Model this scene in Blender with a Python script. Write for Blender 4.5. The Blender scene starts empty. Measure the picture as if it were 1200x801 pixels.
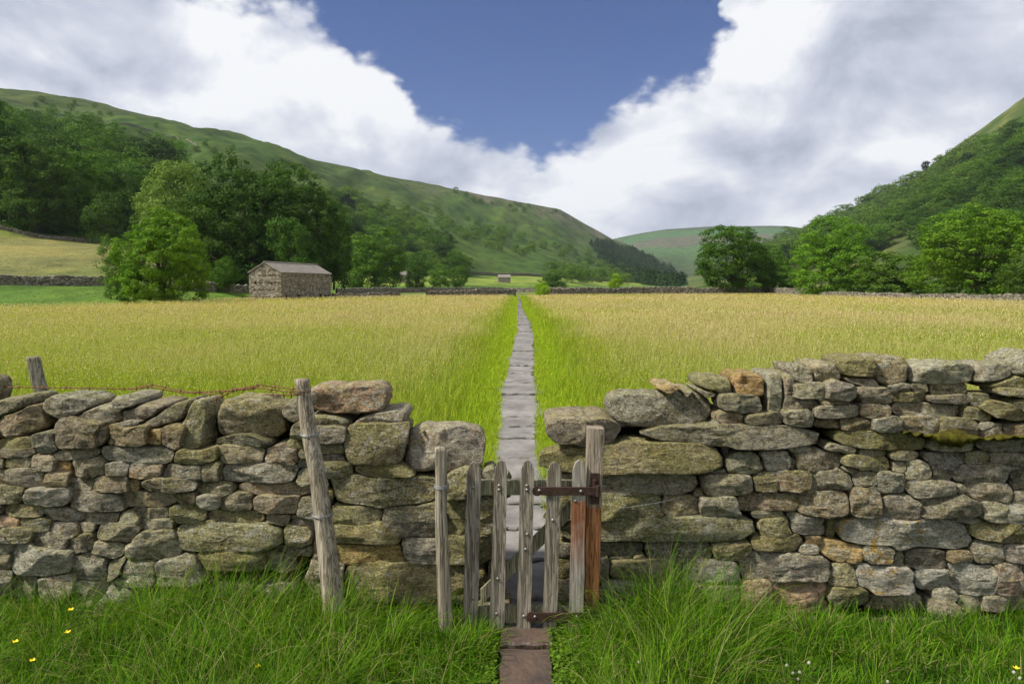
import bpy, math, random
import numpy as np
from mathutils import Vector, Matrix
random.seed(7)
RS = np.random.RandomState
SC = bpy.context.scene
COL = SC.collection
R = math.radians

# ------------------------------------------------------------------ camera maths (plain pinhole, used to measure the place)
F = 850.0; CH = 1.75; PIT = math.atan((400.5 - 335.0) / F)
cP, sP = math.cos(PIT), math.sin(PIT)

def ray(px, py):
    px = np.asarray(px, float); py = np.asarray(py, float)
    v = 400.5 - py
    return px - 600.0, F * cP + v * sP, -F * sP + v * cP

def P(px, py, Y):
    """world point seen at (px,py) on the vertical plane y=Y"""
    dx, dy, dz = ray(px, py); t = Y / dy
    return dx * t, Y + 0 * dx, CH + dz * t

def Pg(px, py, z=0.0):
    dx, dy, dz = ray(px, py); t = (z - CH) / dz
    return float(dx * t), float(dy * t)

# ------------------------------------------------------------------ numpy noise
_prm = RS(3).randint(0, 2 ** 31, 4096)
def _h(ix, iy, iz):
    n = (ix * 73856093) ^ (iy * 19349663) ^ (iz * 83492791)
    return (_prm[n & 4095] & 0xffff) / 65535.0 * 2 - 1
def vnoise(x, y, z):
    xi = np.floor(x).astype(np.int64); yi = np.floor(y).astype(np.int64); zi = np.floor(z).astype(np.int64)
    fx, fy, fz = x - xi, y - yi, z - zi
    fx = fx * fx * (3 - 2 * fx); fy = fy * fy * (3 - 2 * fy); fz = fz * fz * (3 - 2 * fz)
    r = 0
    for a in (0, 1):
        wa = fx if a else 1 - fx
        for b in (0, 1):
            wb = fy if b else 1 - fy
            for c in (0, 1):
                wc = fz if c else 1 - fz
                r = r + wa * wb * wc * _h(xi + a, yi + b, zi + c)
    return r
def fbm(x, y, z, o=4):
    r = 0; a = 1.0
    for i in range(o):
        r = r + a * vnoise(x + 17.3 * i, y + 5.1 * i, z + 9.7 * i); a *= .5
        x, y, z = x * 2.03, y * 2.03, z * 2.03
    return r

# ------------------------------------------------------------------ object helpers
def mesh_obj(name, verts, faces, mat, parent=None, col=None, attrs=None, smooth=True, loc=None):
    verts = np.asarray(verts, np.float32).reshape(-1, 3)
    if loc is not None: verts = verts - np.asarray(loc, np.float32)
    me = bpy.data.meshes.new(name)
    if isinstance(faces, np.ndarray):
        n, k = faces.shape
        me.vertices.add(len(verts)); me.vertices.foreach_set('co', verts.ravel())
        me.loops.add(n * k); me.loops.foreach_set('vertex_index', faces.astype(np.int32).ravel())
        me.polygons.add(n)
        me.polygons.foreach_set('loop_start', np.arange(0, n * k, k, dtype=np.int32))
        me.update(calc_edges=True)
    else:
        me.from_pydata(verts.tolist(), [], faces); me.update()
    me.polygons.foreach_set('use_smooth', np.full(len(me.polygons), smooth, dtype=bool))
    if col is not None:
        c = np.asarray(col, np.float32)
        if c.shape[1] == 3: c = np.hstack([c, np.ones((len(c), 1), np.float32)])
        me.attributes.new('col', 'FLOAT_COLOR', 'POINT').data.foreach_set('color', c.ravel())
    for k_, a in (attrs or {}).items():
        a = np.asarray(a, np.float32)
        if a.ndim == 1: me.attributes.new(k_, 'FLOAT', 'POINT').data.foreach_set('value', a)
        else: me.attributes.new(k_, 'FLOAT_COLOR', 'POINT').data.foreach_set('color', np.hstack([a, np.ones((len(a), 1), np.float32)]).ravel())
    if mat: me.materials.append(mat)
    o = bpy.data.objects.new(name, me); COL.objects.link(o)
    if parent: o.parent = parent
    if loc is not None: o.location = loc
    return o

def tag(o, label=None, cat=None, group=None, kind=None):
    if label: o['label'] = label
    if cat: o['category'] = cat
    if group: o['group'] = group
    if kind: o['kind'] = kind
    return o
def empty(name, loc, label=None, cat=None, group=None):
    o = bpy.data.objects.new(name, None); COL.objects.link(o); o.location = loc
    o.empty_display_size = .1
    return tag(o, label, cat, group)

class MB:
    def __init__(s): s.v = []; s.f = []
    def add(s, v, f):
        b = len(s.v); s.v += [tuple(map(float, p)) for p in v]; s.f += [tuple(i + b for i in q) for q in f]
    def tube(s, pts, rad, n=8, cap=True):
        pts = [Vector(p) for p in pts]
        if not hasattr(rad, '__len__'): rad = [rad] * len(pts)
        vs = []; fs = []
        for i, p in enumerate(pts):
            d = (pts[min(i + 1, len(pts) - 1)] - pts[max(i - 1, 0)]).normalized()
            a = d.cross(Vector((0.13, 1, 0.07))).normalized(); b = d.cross(a)
            for k in range(n):
                t = 2 * math.pi * k / n
                vs.append(p + (a * math.cos(t) + b * math.sin(t)) * rad[i])
        for i in range(len(pts) - 1):
            for k in range(n):
                fs.append((i * n + k, i * n + (k + 1) % n, (i + 1) * n + (k + 1) % n, (i + 1) * n + k))
        if cap:
            fs.append(tuple(range(n))[::-1]); fs.append(tuple((len(pts) - 1) * n + k for k in range(n)))
        s.add(vs, fs)
    def box(s, x0, y0, z0, x1, y1, z1):
        v = [(x, y, z) for z in (z0, z1) for y in (y0, y1) for x in (x0, x1)]
        s.add(v, [(0, 2, 3, 1), (4, 5, 7, 6), (0, 1, 5, 4), (2, 6, 7, 3), (0, 4, 6, 2), (1, 3, 7, 5)])
    def build(s, name, mat, parent=None, smooth=False, bevel=0, loc=None):
        o = mesh_obj(name, np.array(s.v), s.f, mat, parent, smooth=smooth, loc=loc)
        if bevel:
            m = o.modifiers.new('b', 'BEVEL'); m.width = bevel; m.segments = 2
        return o

# ------------------------------------------------------------------ material helpers
class NT:
    def __init__(s, name):
        s.m = bpy.data.materials.new(name); s.m.use_nodes = True
        s.t = s.m.node_tree; s.t.nodes.clear()
        s.out = s.n('ShaderNodeOutputMaterial')
    def n(s, typ, ins=None, **kw):
        nd = s.t.nodes.new(typ)
        for k, v in kw.items(): setattr(nd, k, v)
        for k, v in (ins or {}).items():
            if hasattr(v, 'is_output') or isinstance(v, bpy.types.NodeSocket): s.t.links.new(v, nd.inputs[k])
            else: nd.inputs[k].default_value = v
        return nd
    def math(s, op, a, b=0.0, c=None):
        ins = {0: a, 1: b}
        if c is not None: ins[2] = c
        return s.n('ShaderNodeMath', ins, operation=op).outputs[0]
    def vmul(s, v, xyz): return s.n('ShaderNodeVectorMath', {0: v, 1: xyz}, operation='MULTIPLY').outputs[0]
    def noise(s, vec, scale, detail=4, rough=.55, dist=0.0):
        return s.n('ShaderNodeTexNoise', {'Vector': vec, 'Scale': scale, 'Detail': detail, 'Roughness': rough, 'Distortion': dist}).outputs[0]
    def ramp(s, fac, stops, interp='LINEAR'):
        r = s.n('ShaderNodeValToRGB', {0: fac}); cr = r.color_ramp; cr.interpolation = interp
        while len(cr.elements) < len(stops): cr.elements.new(.5)
        for e, (p, c) in zip(cr.elements, stops):
            e.position = p; e.color = (c, c, c, 1) if isinstance(c, (int, float)) else (*c, 1)
        return r.outputs[0]
    def mix(s, fac, a, b, mode='MIX'):
        m = s.n('ShaderNodeMix', data_type='RGBA', blend_type=mode)
        for i, v in ((0, fac), (6, a), (7, b)):
            if isinstance(v, bpy.types.NodeSocket): s.t.links.new(v, m.inputs[i])
            else: m.inputs[i].default_value = v if i == 0 else (*v, 1)[:4]
        return m.outputs[2]
    def attr(s, name): return s.n('ShaderNodeAttribute', attribute_name=name)
    def bump(s, h, strength=.5, dist=.01, nrm=None):
        ins = {'Height': h, 'Strength': strength, 'Distance': dist}
        if nrm is not None: ins['Normal'] = nrm
        return s.n('ShaderNodeBump', ins).outputs[0]
    def pos(s): return s.n('ShaderNodeNewGeometry').outputs['Position']
    def obj(s): return s.n('ShaderNodeTexCoord').outputs['Object']
    def principled(s, col, rough=.8, nrm=None, spec=.3, **kw):
        ins = {'Base Color': col if isinstance(col, bpy.types.NodeSocket) else (*col, 1), 'Roughness': rough, 'Specular IOR Level': spec}
        if nrm is not None: ins['Normal'] = nrm
        ins.update(kw)
        p = s.n('ShaderNodeBsdfPrincipled', ins)
        s.t.links.new(p.outputs[0], s.out.inputs[0]); return s.m

def mat_stone():
    t = NT('drystone'); p = t.pos()
    base = t.attr('col').outputs['Color']; tg = t.attr('lich').outputs['Color']
    sp = t.n('ShaderNodeSeparateColor', {0: tg})
    moss, white, yel = sp.outputs[0], sp.outputs[1], sp.outputs[2]
    bed = t.noise(t.vmul(p, (1, 1, 3.2)), 9, 6, .65)
    strat = t.noise(t.vmul(p, (1, 1, 7)), 22, 5, .65, .4)
    grain = t.noise(p, 95, 5, .75)
    mid = t.noise(p, 26, 6, .7)
    c = t.mix(t.ramp(bed, [(.3, 0), (.7, 1)]), base, t.mix(1.0, base, (1.75, 1.68, 1.5), 'MULTIPLY'))
    c = t.mix(t.ramp(mid, [(.38, .85), (.54, 0)]), c, t.mix(1.0, c, (.36, .32, .25), 'MULTIPLY'))
    # rusty brown stains
    rust = t.noise(p, 7, 4, .6, .6)
    c = t.mix(t.math('MULTIPLY', t.ramp(rust, [(.58, 0), (.70, 1)]), .35), c, t.mix(1.0, c, (1.4, .92, .5), 'MULTIPLY'))
    # green algae film
    alg = t.noise(p, 5.5, 5, .65, .3)
    nz = t.n('ShaderNodeSeparateXYZ', {0: t.n('ShaderNodeNewGeometry').outputs['Normal']}).outputs[2]
    up = t.n('ShaderNodeMapRange', {0: nz, 1: -.2, 2: .9, 3: 0.0, 4: .25}).outputs[0]
    a = t.math('ADD', t.math('ADD', alg, up), t.math('MULTIPLY', moss, .32))
    c = t.mix(t.math('MULTIPLY', t.ramp(a, [(.60, 0), (.88, 1)]), .6), c, t.mix(t.ramp(grain, [(.3, 0), (.7, 1)]), (.12, .115, .03), (.30, .28, .08)))
    # crustose pale lichen: blobs of several sizes
    for sc, thr, am, cc in ((15, .65, .6, (.36, .35, .29)), (38, .64, .65, (.43, .42, .35)), (90, .66, .7, (.47, .46, .40))):
        n1 = t.noise(t.n('ShaderNodeVectorMath', {0: p, 1: (sc * .37, 3.1, sc)}, operation='ADD').outputs[0], sc, 3, .5, 1.2)
        w = t.math('ADD', t.math('ADD', n1, t.math('MULTIPLY', white, .13)), t.math('MULTIPLY', t.math('SUBTRACT', grain, .5), .22))
        c = t.mix(t.math('MULTIPLY', t.ramp(w, [(thr, 0), (thr + .05, 1)]), am), c, cc)
    yn = t.noise(p, 12, 5, .75, .4)
    yw = t.math('ADD', yn, t.math('MULTIPLY', yel, .16))
    c = t.mix(t.math('MULTIPLY', t.ramp(yw, [(.70, 0), (.78, 1)]), .85), c, t.mix(t.ramp(grain, [(.4, 0), (.65, 1)]), (.30, .16, .02), (.52, .36, .05)))
    c = t.mix(1.0, c, t.mix(t.ramp(grain, [(.34, 0), (.60, 1)]), (.6, .57, .52), (1.22, 1.22, 1.2)), 'MULTIPLY')
    c = t.mix(1.0, c, t.ramp(strat, [(.32, (.6, .58, .55)), (.5, (1, 1, 1)), (.7, (1.18, 1.16, 1.1))]), 'MULTIPLY')
    chip = t.n('ShaderNodeTexVoronoi', {'Vector': t.vmul(p, (1, 1, 1.8)), 'Scale': 17.0, 'Randomness': 1.0, 'Detail': 1.0}).outputs[0]
    b = t.bump(chip, .7, .022)
    b = t.bump(bed, 1, .03, b)
    b = t.bump(strat, .9, .02, b)
    b = t.bump(mid, 1, .022, b)
    b = t.bump(grain, .8, .006, b)
    return t.principled(c, .9, b, .2)

def mat_attr(name, rough=.75, trans=.3, scale=40, var=.15, spec=.25):
    """leafy things: colour from the attribute, diffuse + translucent"""
    t = NT(name); c = t.attr('col').outputs['Color']
    pr = t.n('ShaderNodeBsdfPrincipled', {'Base Color': c, 'Roughness': rough, 'Specular IOR Level': spec})
    tr = t.n('ShaderNodeBsdfTranslucent', {'Color': t.mix(1.0, c, (1.2, 1.25, .5), 'MULTIPLY')})
    mx = t.n('ShaderNodeMixShader', {0: trans, 1: pr.outputs[0], 2: tr.outputs[0]})
    t.t.links.new(mx.outputs[0], t.out.inputs[0]); return t.m

def mat_leaf(name, c1, c2, trans=.25):
    t = NT(name); v = t.attr('rnd').outputs['Fac']
    oi = t.n('ShaderNodeObjectInfo').outputs['Random']
    n = t.noise(t.pos(), .25, 3, .6)
    f = t.math('ADD', t.math('MULTIPLY', v, .55), t.math('MULTIPLY', n, .5))
    c = t.mix(t.ramp(f, [(.25, 0), (.8, 1)]), c1, c2)
    c = t.mix(1.0, c, t.ramp(oi, [(0, (.72, .76, .7)), (.35, (.95, .92, .85)), (.7, (1.15, 1.08, .9)), (1, (.95, 1.02, .9))]), 'MULTIPLY')
    pr = t.n('ShaderNodeBsdfPrincipled', {'Base Color': c, 'Roughness': .7, 'Specular IOR Level': .1})
    tr = t.n('ShaderNodeBsdfTranslucent', {'Color': t.mix(1.0, c, (1.2, 1.3, .5), 'MULTIPLY')})
    mx = t.n('ShaderNodeMixShader', {0: trans, 1: pr.outputs[0], 2: tr.outputs[0]})
    t.t.links.new(mx.outputs[0], t.out.inputs[0]); return t.m

def mat_wood(name, dark, light, lich=.5, rot=1.0):
    t = NT(name); p = t.obj()
    g = t.noise(t.vmul(p, (60, 60, 3.0)), 1.6, 6, .65, .6)
    g2 = t.noise(t.vmul(p, (150, 150, 6)), 2.0, 4, .7)
    big = t.noise(t.vmul(p, (9, 9, 3)), 1.2, 5, .65)
    c = t.mix(t.ramp(g, [(.32, 0), (.66, 1)]), dark, light)
    c = t.mix(t.ramp(big, [(.4, .4), (.6, 0)]), c, t.mix(1.0, c, (.5, .45, .38), 'MULTIPLY'))
    l = t.noise(p, 45, 4, .7, .8); lich = lich * .7
    c = t.mix(t.math('MULTIPLY', t.ramp(l, [(.56, 0), (.66, 1)]), lich), c, (.33, .34, .25))
    gr = t.noise(p, 7, 4, .6)
    c = t.mix(t.math('MULTIPLY', t.ramp(gr, [(.5, 0), (.72, 1)]), lich * .7), c, (.16, .17, .05))
    crack = t.ramp(t.noise(t.vmul(p, (55, 55, 2.2)), 1.1, 3, .6, .5), [(.44, 1), (.475, 0), (.505, 0), (.54, 1)])
    c = t.mix(1.0, c, t.mix(crack, (.45, .42, .38), (1, 1, 1)), 'MULTIPLY')
    b = t.bump(crack, .6, .004); b = t.bump(g, .6, .004, b); b = t.bump(g2, .4, .002, b)
    return t.principled(c, .88, b, .2)

def mat_simple(name, c1, c2, scale=8, rough=.85, bump=.3, dist=.01, spec=.3, metal=0.0, stretch=(1, 1, 1)):
    t = NT(name); p = t.vmul(t.pos(), stretch)
    n = t.noise(p, scale, 6, .65, .3)
    n2 = t.noise(p, scale * 7, 4, .7)
    c = t.mix(t.ramp(n, [(.3, 0), (.7, 1)]), c1, c2)
    c = t.mix(1.0, c, t.mix(n2, (.7, .7, .7), (1.3, 1.3, 1.3)), 'MULTIPLY')
    return t.principled(c, rough, t.bump(n2, bump, dist, t.bump(n, bump, dist * 3)), spec, Metallic=metal)

def mat_farwall(name='far_drystone', k=1.0, sc=3.2, jd=.25):
    t = NT(name); p = t.vmul(t.pos(), (1, 1, 1.9))
    v = t.n('ShaderNodeTexVoronoi', {'Vector': p, 'Scale': sc, 'Randomness': 1.0})
    e = t.n('ShaderNodeTexVoronoi', {'Vector': p, 'Scale': sc, 'Randomness': 1.0}, feature='DISTANCE_TO_EDGE')
    s = t.n('ShaderNodeSeparateColor', {0: v.outputs['Color']})
    c = t.ramp(s.outputs[0], [(0, (.12 * k, .105 * k, .08 * k)), (.5, (.24 * k, .215 * k, .165 * k)), (1, (.40 * k, .37 * k, .31 * k))])
    n = t.noise(t.pos(), 1.1, 5, .6)
    c = t.mix(1.0, c, t.mix(n, (.55, .52, .48), (1.4, 1.4, 1.38)), 'MULTIPLY')
    j = t.ramp(e.outputs[0], [(0, jd), (.12, 1)])
    c = t.mix(1.0, c, j, 'MULTIPLY')
    return t.principled(c, .95, t.bump(j, .8, .06), .15)

def mat_terrain():
    t = NT('terrain_turf'); p = t.pos()
    c = t.attr('col').outputs['Color']
    n = t.noise(p, .035, 6, .62); n2 = t.noise(p, .35, 5, .7); n3 = t.noise(p, 3.0, 3, .7)
    c = t.mix(1.0, c, t.ramp(n, [(.3, (.5, .58, .6)), (.5, (1, 1, 1)), (.7, (1.6, 1.35, 1.1))]), 'MULTIPLY')
    c = t.mix(1.0, c, t.ramp(t.noise(t.vmul(p, (1, .25, 1)), .11, 6, .7), [(.3, (.5, .55, .6)), (.5, (1, 1, 1)), (.7, (1.3, 1.25, 1.15))]), 'MULTIPLY')
    c = t.mix(1.0, c, t.ramp(n3, [(.3, .75), (.7, 1.25)]), 'MULTIPLY')
    b = t.bump(n2, 1.0, 1.2); b = t.bump(n3, .7, .15, b)
    return t.principled(c, .95, b, .1)

M = {}
M['stone'] = mat_stone()
M['farwall'] = mat_farwall(k=.85)
M['barnwall'] = mat_farwall('barn_stone', 1.0, 4.2, .62)
M['roof'] = mat_simple('stone_slate', (.15, .13, .11), (.26, .235, .20), 1.3, .85, .5, .03, stretch=(1, 1, 3))
M['terrain'] = mat_terrain()
M['grass'] = mat_attr('grass_blades', .65, .35, spec=.12)
M['meadow'] = mat_attr('meadow_blades', .85, .35, spec=.05)
M['flag'] = mat_simple('flagstone', (.11, .103, .096), (.28, .262, .245), 1.6, .85, .6, .012, .12)
M['brownflag'] = mat_simple('wet_brown_flag', (.045, .038, .034), (.125, .082, .06), 4, .5, .6, .012, .4)
M['soil'] = mat_simple('soil', (.035, .04, .012), (.08, .085, .025), 6, .95, .6, .02)
M['core'] = mat_simple('wall_core_shade', (.012, .011, .009), (.04, .036, .028), 9, 1, .8, .03, 0.0)  # rubble coloured near black, shade between the stones painted in
M['picket'] = mat_wood('weathered_oak', (.17, .145, .115), (.44, .39, .315), .45)
M['rail'] = mat_wood('mossy_oak', (.18, .17, .10), (.42, .40, .28), .7)
M['log'] = mat_wood('weathered_log', (.20, .165, .12), (.52, .46, .36), .3)
M['oldpost'] = mat_wood('grey_post', (.15, .14, .10), (.38, .36, .27), .7)
M['iron'] = mat_simple('rusted_iron', (.025, .014, .011), (.085, .045, .03), 30, .75, .5, .002, .4, .3)
M['bolt'] = mat_simple('galvanised', (.16, .15, .14), (.36, .34, .31), 60, .5, .3, .001, .5, .7)
M['wire'] = mat_simple('rusty_wire', (.10, .045, .02), (.26, .13, .06), 50, .85, .4, .002)
M['gwire'] = mat_simple('galv_wire', (.22, .23, .24), (.42, .43, .44), 50, .5, .3, .001, .5, .6)
M['bark'] = mat_simple('bark', (.05, .042, .03), (.12, .10, .075), 3, .95, .8, .05)
M['dark'] = mat_simple('unlit_opening', (.008, .008, .007), (.02, .018, .015), 3, 1, 0, 0, 0.0)  # near-black colour stands for the unlit inside of the barn
def mat_moss():
    t = NT('moss'); p = t.pos(); n = t.noise(p, 18, 5, .7); g = t.noise(p, 160, 4, .8)
    c = t.mix(t.ramp(n, [(.35, 0), (.62, 1)]), (.055, .032, .012), (.15, .15, .015))
    c = t.mix(1.0, c, t.mix(g, (.4, .4, .4), (1.6, 1.6, 1.6)), 'MULTIPLY')
    return t.principled(c, 1, t.bump(g, 1, .012), .1)
M['moss'] = mat_moss()
def mat_gatepost():
    """weathered grey above, bare orange-brown wood below, black foot: three zones of the same post"""
    t = NT('gate_post_wood'); p = t.obj()
    z = t.n('ShaderNodeSeparateXYZ', {0: p}).outputs[2]
    g = t.noise(t.vmul(p, (60, 60, 3)), 1.6, 6, .65, .6)
    w = t.noise(p, 14, 4, .6)
    zz = t.math('ADD', z, t.math('MULTIPLY', t.math('SUBTRACT', w, .5), .05))
    grey = t.mix(t.ramp(g, [(.32, 0), (.66, 1)]), (.17, .135, .10), (.42, .35, .265))
    org = t.mix(t.ramp(g, [(.32, 0), (.66, 1)]), (.19, .075, .028), (.42, .19, .08))
    c = t.mix(t.n('ShaderNodeMapRange', {0: zz, 1: .645, 2: .67}).outputs[0], org, grey)
    c = t.mix(t.n('ShaderNodeMapRange', {0: zz, 1: .12, 2: .21, 3: 1.0, 4: 0.0}).outputs[0], c, (.05, .04, .035))
    crack = t.ramp(t.noise(t.vmul(p, (55, 55, 2.2)), 1.1, 3, .6, .5), [(.45, 1), (.475, 0), (.50, 0), (.53, 1)])
    c = t.mix(1.0, c, t.mix(crack, (.45, .4, .36), (1, 1, 1)), 'MULTIPLY')
    return t.principled(c, .85, t.bump(g, .6, .004, t.bump(crack, .5, .004)), .2)
M['gatepost'] = mat_gatepost()
def mat_hingepicket():
    t = NT('rust_run_oak'); p = t.obj()
    z = t.n('ShaderNodeSeparateXYZ', {0: p}).outputs[2]
    g = t.noise(t.vmul(p, (60, 60, 3)), 1.6, 6, .65, .6)
    w = t.noise(p, 12, 5, .7)
    grey = t.mix(t.ramp(g, [(.32, 0), (.66, 1)]), (.13, .11, .09), (.42, .38, .32))
    org = t.mix(t.ramp(g, [(.32, 0), (.66, 1)]), (.14, .055, .028), (.34, .15, .075))
    zz = t.math('ADD', z, t.math('MULTIPLY', t.math('SUBTRACT', w, .5), .45))
    up = t.n('ShaderNodeMapRange', {0: zz, 1: .32, 2: .55}).outputs[0]
    lo = t.n('ShaderNodeMapRange', {0: z, 1: .665, 2: .685, 3: 1.0, 4: 0.0}).outputs[0]
    c = t.mix(t.math('MULTIPLY', up, lo), grey, org)
    return t.principled(c, .85, t.bump(g, .7, .005), .2)
M['picket_rust'] = mat_hingepicket()

# ------------------------------------------------------------------ terrain (hills measured as columns of the valley)
def lin(x, xs, ys): return np.interp(x, xs, ys)
LC = [-500, 0, 150, 300, 420, 540, 650, 715, 800, 880]
LY = np.array([[48, 70, 125, 380, 700], [55, 78, 150, 430, 800], [62, 84, 160, 450, 850], [98, 112, 185, 500, 950], [160, 215, 300, 620, 1100],
               [190, 240, 380, 850, 1350], [250, 330, 500, 1050, 1600], [300, 450, 700, 1250, 1800], [400, 600, 900, 1500, 2000], [500, 700, 1000, 1600, 2100]], float)
LP = np.array([[0, 326, 240, 120, 0], [0, 333, 258, 150, 0], [0, 334, 270, 168, 0], [0, 336, 315, 195, 0], [0, 335, 324, 250, 0],
               [0, 334.4, 324, 265, 0], [0, 334.5, 325, 282, 0], [0, 334.7, 327, 303, 0], [0, 334.8, 331, 326, 0], [0, 334.9, 334.6, 334.4, 0]], float)
LCX = [-500, 0, 60, 130, 200, 260, 300, 340, 400, 470, 540, 600, 655, 685, 715, 740, 770, 800, 830, 880]
LCP = [70, 105, 113, 126, 141, 157, 170, 180, 193, 208, 222, 235, 244, 262, 279, 288, 302, 318, 330, 334.5]
RC = [770, 830, 900, 1000, 1110, 1200, 1600]
RY = np.array([[500, 700, 900, 1400, 1700], [300, 420, 700, 1100, 1400], [210, 300, 500, 900, 1250], [150, 215, 360, 700, 1050], [110, 160, 300, 560, 850], [95, 140, 260, 450, 700], [60, 100, 180, 330, 600]], float)
RP = np.array([[0, 334.8, 334.6, 334.5, 0], [0, 334, 330, 322, 0], [0, 332, 320, 296, 0], [0, 330, 310, 262, 0], [0, 327, 290, 220, 0], [0, 324, 275, 190, 0], [0, 315, 225, 110, 0]], float)
RCX = [770, 830, 860, 900, 950, 1000, 1050, 1080, 1110, 1140, 1200, 1300, 1600]
RCP = [334.4, 318, 304, 285, 262, 241, 217, 196, 171, 150, 103, 40, -60]

def hz(py, Y):  # height of a point at depth Y that the camera sees at py
    _, dy, dz = ray(600.0, py)
    return CH + dz * (Y / dy)

def side(C, YT, PT, CX, CP):
    def f(px, Y):
        px = np.asarray(px, float); Y = np.asarray(Y, float)
        yk = [np.interp(px, C, YT[:, k]) for k in range(5)]
        pk = [np.interp(px, C, PT[:, k]) for k in range(5)]
        zk = [np.full_like(px, -.6)] + [hz(pk[k], yk[k]) for k in (1, 2, 3)] + [hz(np.interp(px, CX, CP), yk[4])]
        yk.append(yk[4] * 1.5); zk.append(zk[4] * .93)
        z = np.where(Y < yk[0], -.6 - (yk[0] - Y) * .05, zk[5])
        for k in range(5):
            m = (Y >= yk[k]) & (Y <= yk[k + 1])
            t = (Y - yk[k]) / (yk[k + 1] - yk[k])
            if k == 3: t = t + .25 * t * (1 - t)
            z = np.where(m, zk[k] + (zk[k + 1] - zk[k]) * t, z)
        x = (px - 600) / F * Y
        amp = np.clip((z - 2) / 60, 0, 1)
        crest = np.clip(1 - np.abs(Y / yk[4] - 1) * 6, 0, 1)
        n = fbm(x / 90, Y / 160, x * 0, 5) * 9 + fbm(x / 18, Y / 40, x * 0 + 4, 3) * 2.0 - np.abs(fbm(x / 45, Y / 300, x * 0 + 11, 3)) * 5
        z = z + n * amp * (1 - .85 * crest)
        return z
    return f
leftz = side(LC, LY, LP, LCX, LCP)
rightz = side(RC, RY, RP, RCX, RCP)
FCX = [560, 650, 720, 750, 780, 830, 900, 920, 960, 1040]
FCP = [318, 300, 279, 273, 268, 265, 264, 264.5, 270, 300]
def farz(px, Y):
    px = np.asarray(px, float); Y = np.asarray(Y, float)
    top = hz(np.interp(px, FCX, FCP), 3600.0)
    t = np.clip((Y - 2000) / 1600, 0, 1)
    return -3 + (top + 3) * (t ** .9) + fbm((px - 600) * Y / F / 200, Y / 300, px * 0, 4) * 9 * t * (1 - t ** 6) - np.clip(Y - 3600, 0, 1e5) * .08

def gz(px, Y):
    return max(0.0, float(leftz(np.array([px]), np.array([Y]))[0]) if px < 880 else 0.0, float(rightz(np.array([px]), np.array([Y]))[0]) if px > 770 else 0.0)

def grid(name, px, Yf, zf, colf, label=None):
    n, m = len(px), Yf.shape[1]
    PX = np.repeat(px[:, None], m, 1)
    Z = zf(PX.ravel(), Yf.ravel()).reshape(n, m)
    X = (PX - 600) / F * Yf
    v = np.stack([X, Yf, Z], -1).reshape(-1, 3)
    i = np.arange(n - 1)[:, None] * m + np.arange(m - 1)[None]
    f = np.stack([i, i + m, i + m + 1, i + 1], -1).reshape(-1, 4)
    c = colf(PX.ravel(), Yf.ravel(), Z.ravel(), v)
    o = mesh_obj(name, v, f, M['terrain'], col=c)
    tag(o, kind='structure')
    return o

TAN = np.array([.20, .19, .07]); GRN = np.array([.085, .155, .024]); PAST = np.array([.048, .090, .017]); WOOD = np.array([.03, .05, .015])
MOOR = np.array([.050, .072, .022]); SCREE = np.array([.16, .13, .10])
def mixc(a, b, t): return a * (1 - t[:, None]) + b * t[:, None]
def sstep(a, b, x):
    t = np.clip((x - a) / (b - a), 0, 1); return t * t * (3 - 2 * t)
def leftcol(px, Y, z, v):
    y1 = np.interp(px, LC, LY[:, 1]); y2 = np.interp(px, LC, LY[:, 2]); y3 = np.interp(px, LC, LY[:, 3]); y4 = np.interp(px, LC, LY[:, 4])
    n = fbm(v[:, 0] / 40, v[:, 1] / 70, v[:, 0] * 0, 4)
    c = np.tile(GRN, (len(px), 1))
    c = mixc(c, TAN * np.array([.92, .95, .9]), sstep(0, 2, Y - y1) * (px < 330) * sstep(-.9, .2, n + .4))
    c = mixc(c, np.array([.16, .22, .04]), sstep(0, 2, Y - y1) * (px >= 330))
    c = mixc(c, PAST, sstep(-3, 6, Y - y2))
    t = (Y - y2) / (y4 - y2)
    c = mixc(c, np.array([.072, .112, .022]), sstep(-.2, .5, n) * sstep(0, .1, t) * .7)
    c = mixc(c, MOOR * np.array([1.1, 1.05, 1.1]), sstep(.55, .9, t + n * .12) * .8)
    n2 = fbm(v[:, 0] / 25, v[:, 1] / 120 + 7, v[:, 0] * 0, 4)
    c = mixc(c, SCREE, sstep(.2, .55, n2) * sstep(.72, .9, t) * (px > 480) * .5)
    c = mixc(c, SCREE * .6, sstep(.93, .97, t) * (t < 1.02) * (px > 560) * .5)
    return c
def rightcol(px, Y, z, v):
    n = fbm(v[:, 0] / 40, v[:, 1] / 70, v[:, 0] * 0 + 3, 4)
    c = np.tile(PAST * 1.05, (len(px), 1))
    c = mixc(c, np.array([.12, .135, .045]), sstep(-.3, .5, n))
    py = 335 - (z - CH) / Y * F
    c = mixc(c, WOOD * 1.3, (py > np.interp(px, [1060, 1200, 1400], [180, 160, 120])) * 1.0 * sstep(5, 30, z) * (1 - sstep(.1, .5, n) * .4))
    return c
def farcol(px, Y, z, v):
    n = fbm(v[:, 0] / 160, v[:, 1] / 260, v[:, 0] * 0 + 9, 4)
    t = (Y - 2000) / 1600
    c = np.tile(np.array([.055, .11, .03]), (len(px), 1))
    c = mixc(c, np.array([.095, .085, .06]), sstep(.5, .56, t + n * .06) * (1 - sstep(.66, .72, t + n * .06)) * .8)
    c = mixc(c, np.array([.045, .12, .04]), sstep(.7, .74, t + n * .05) * (1 - sstep(.82, .86, t)) * .7)
    c = mixc(c, MOOR * .9, sstep(.88, .95, t + n * .05))
    c = mixc(c, WOOD * 1.4, (1 - sstep(.3, .45, t + n * .12)))
    return c

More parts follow.
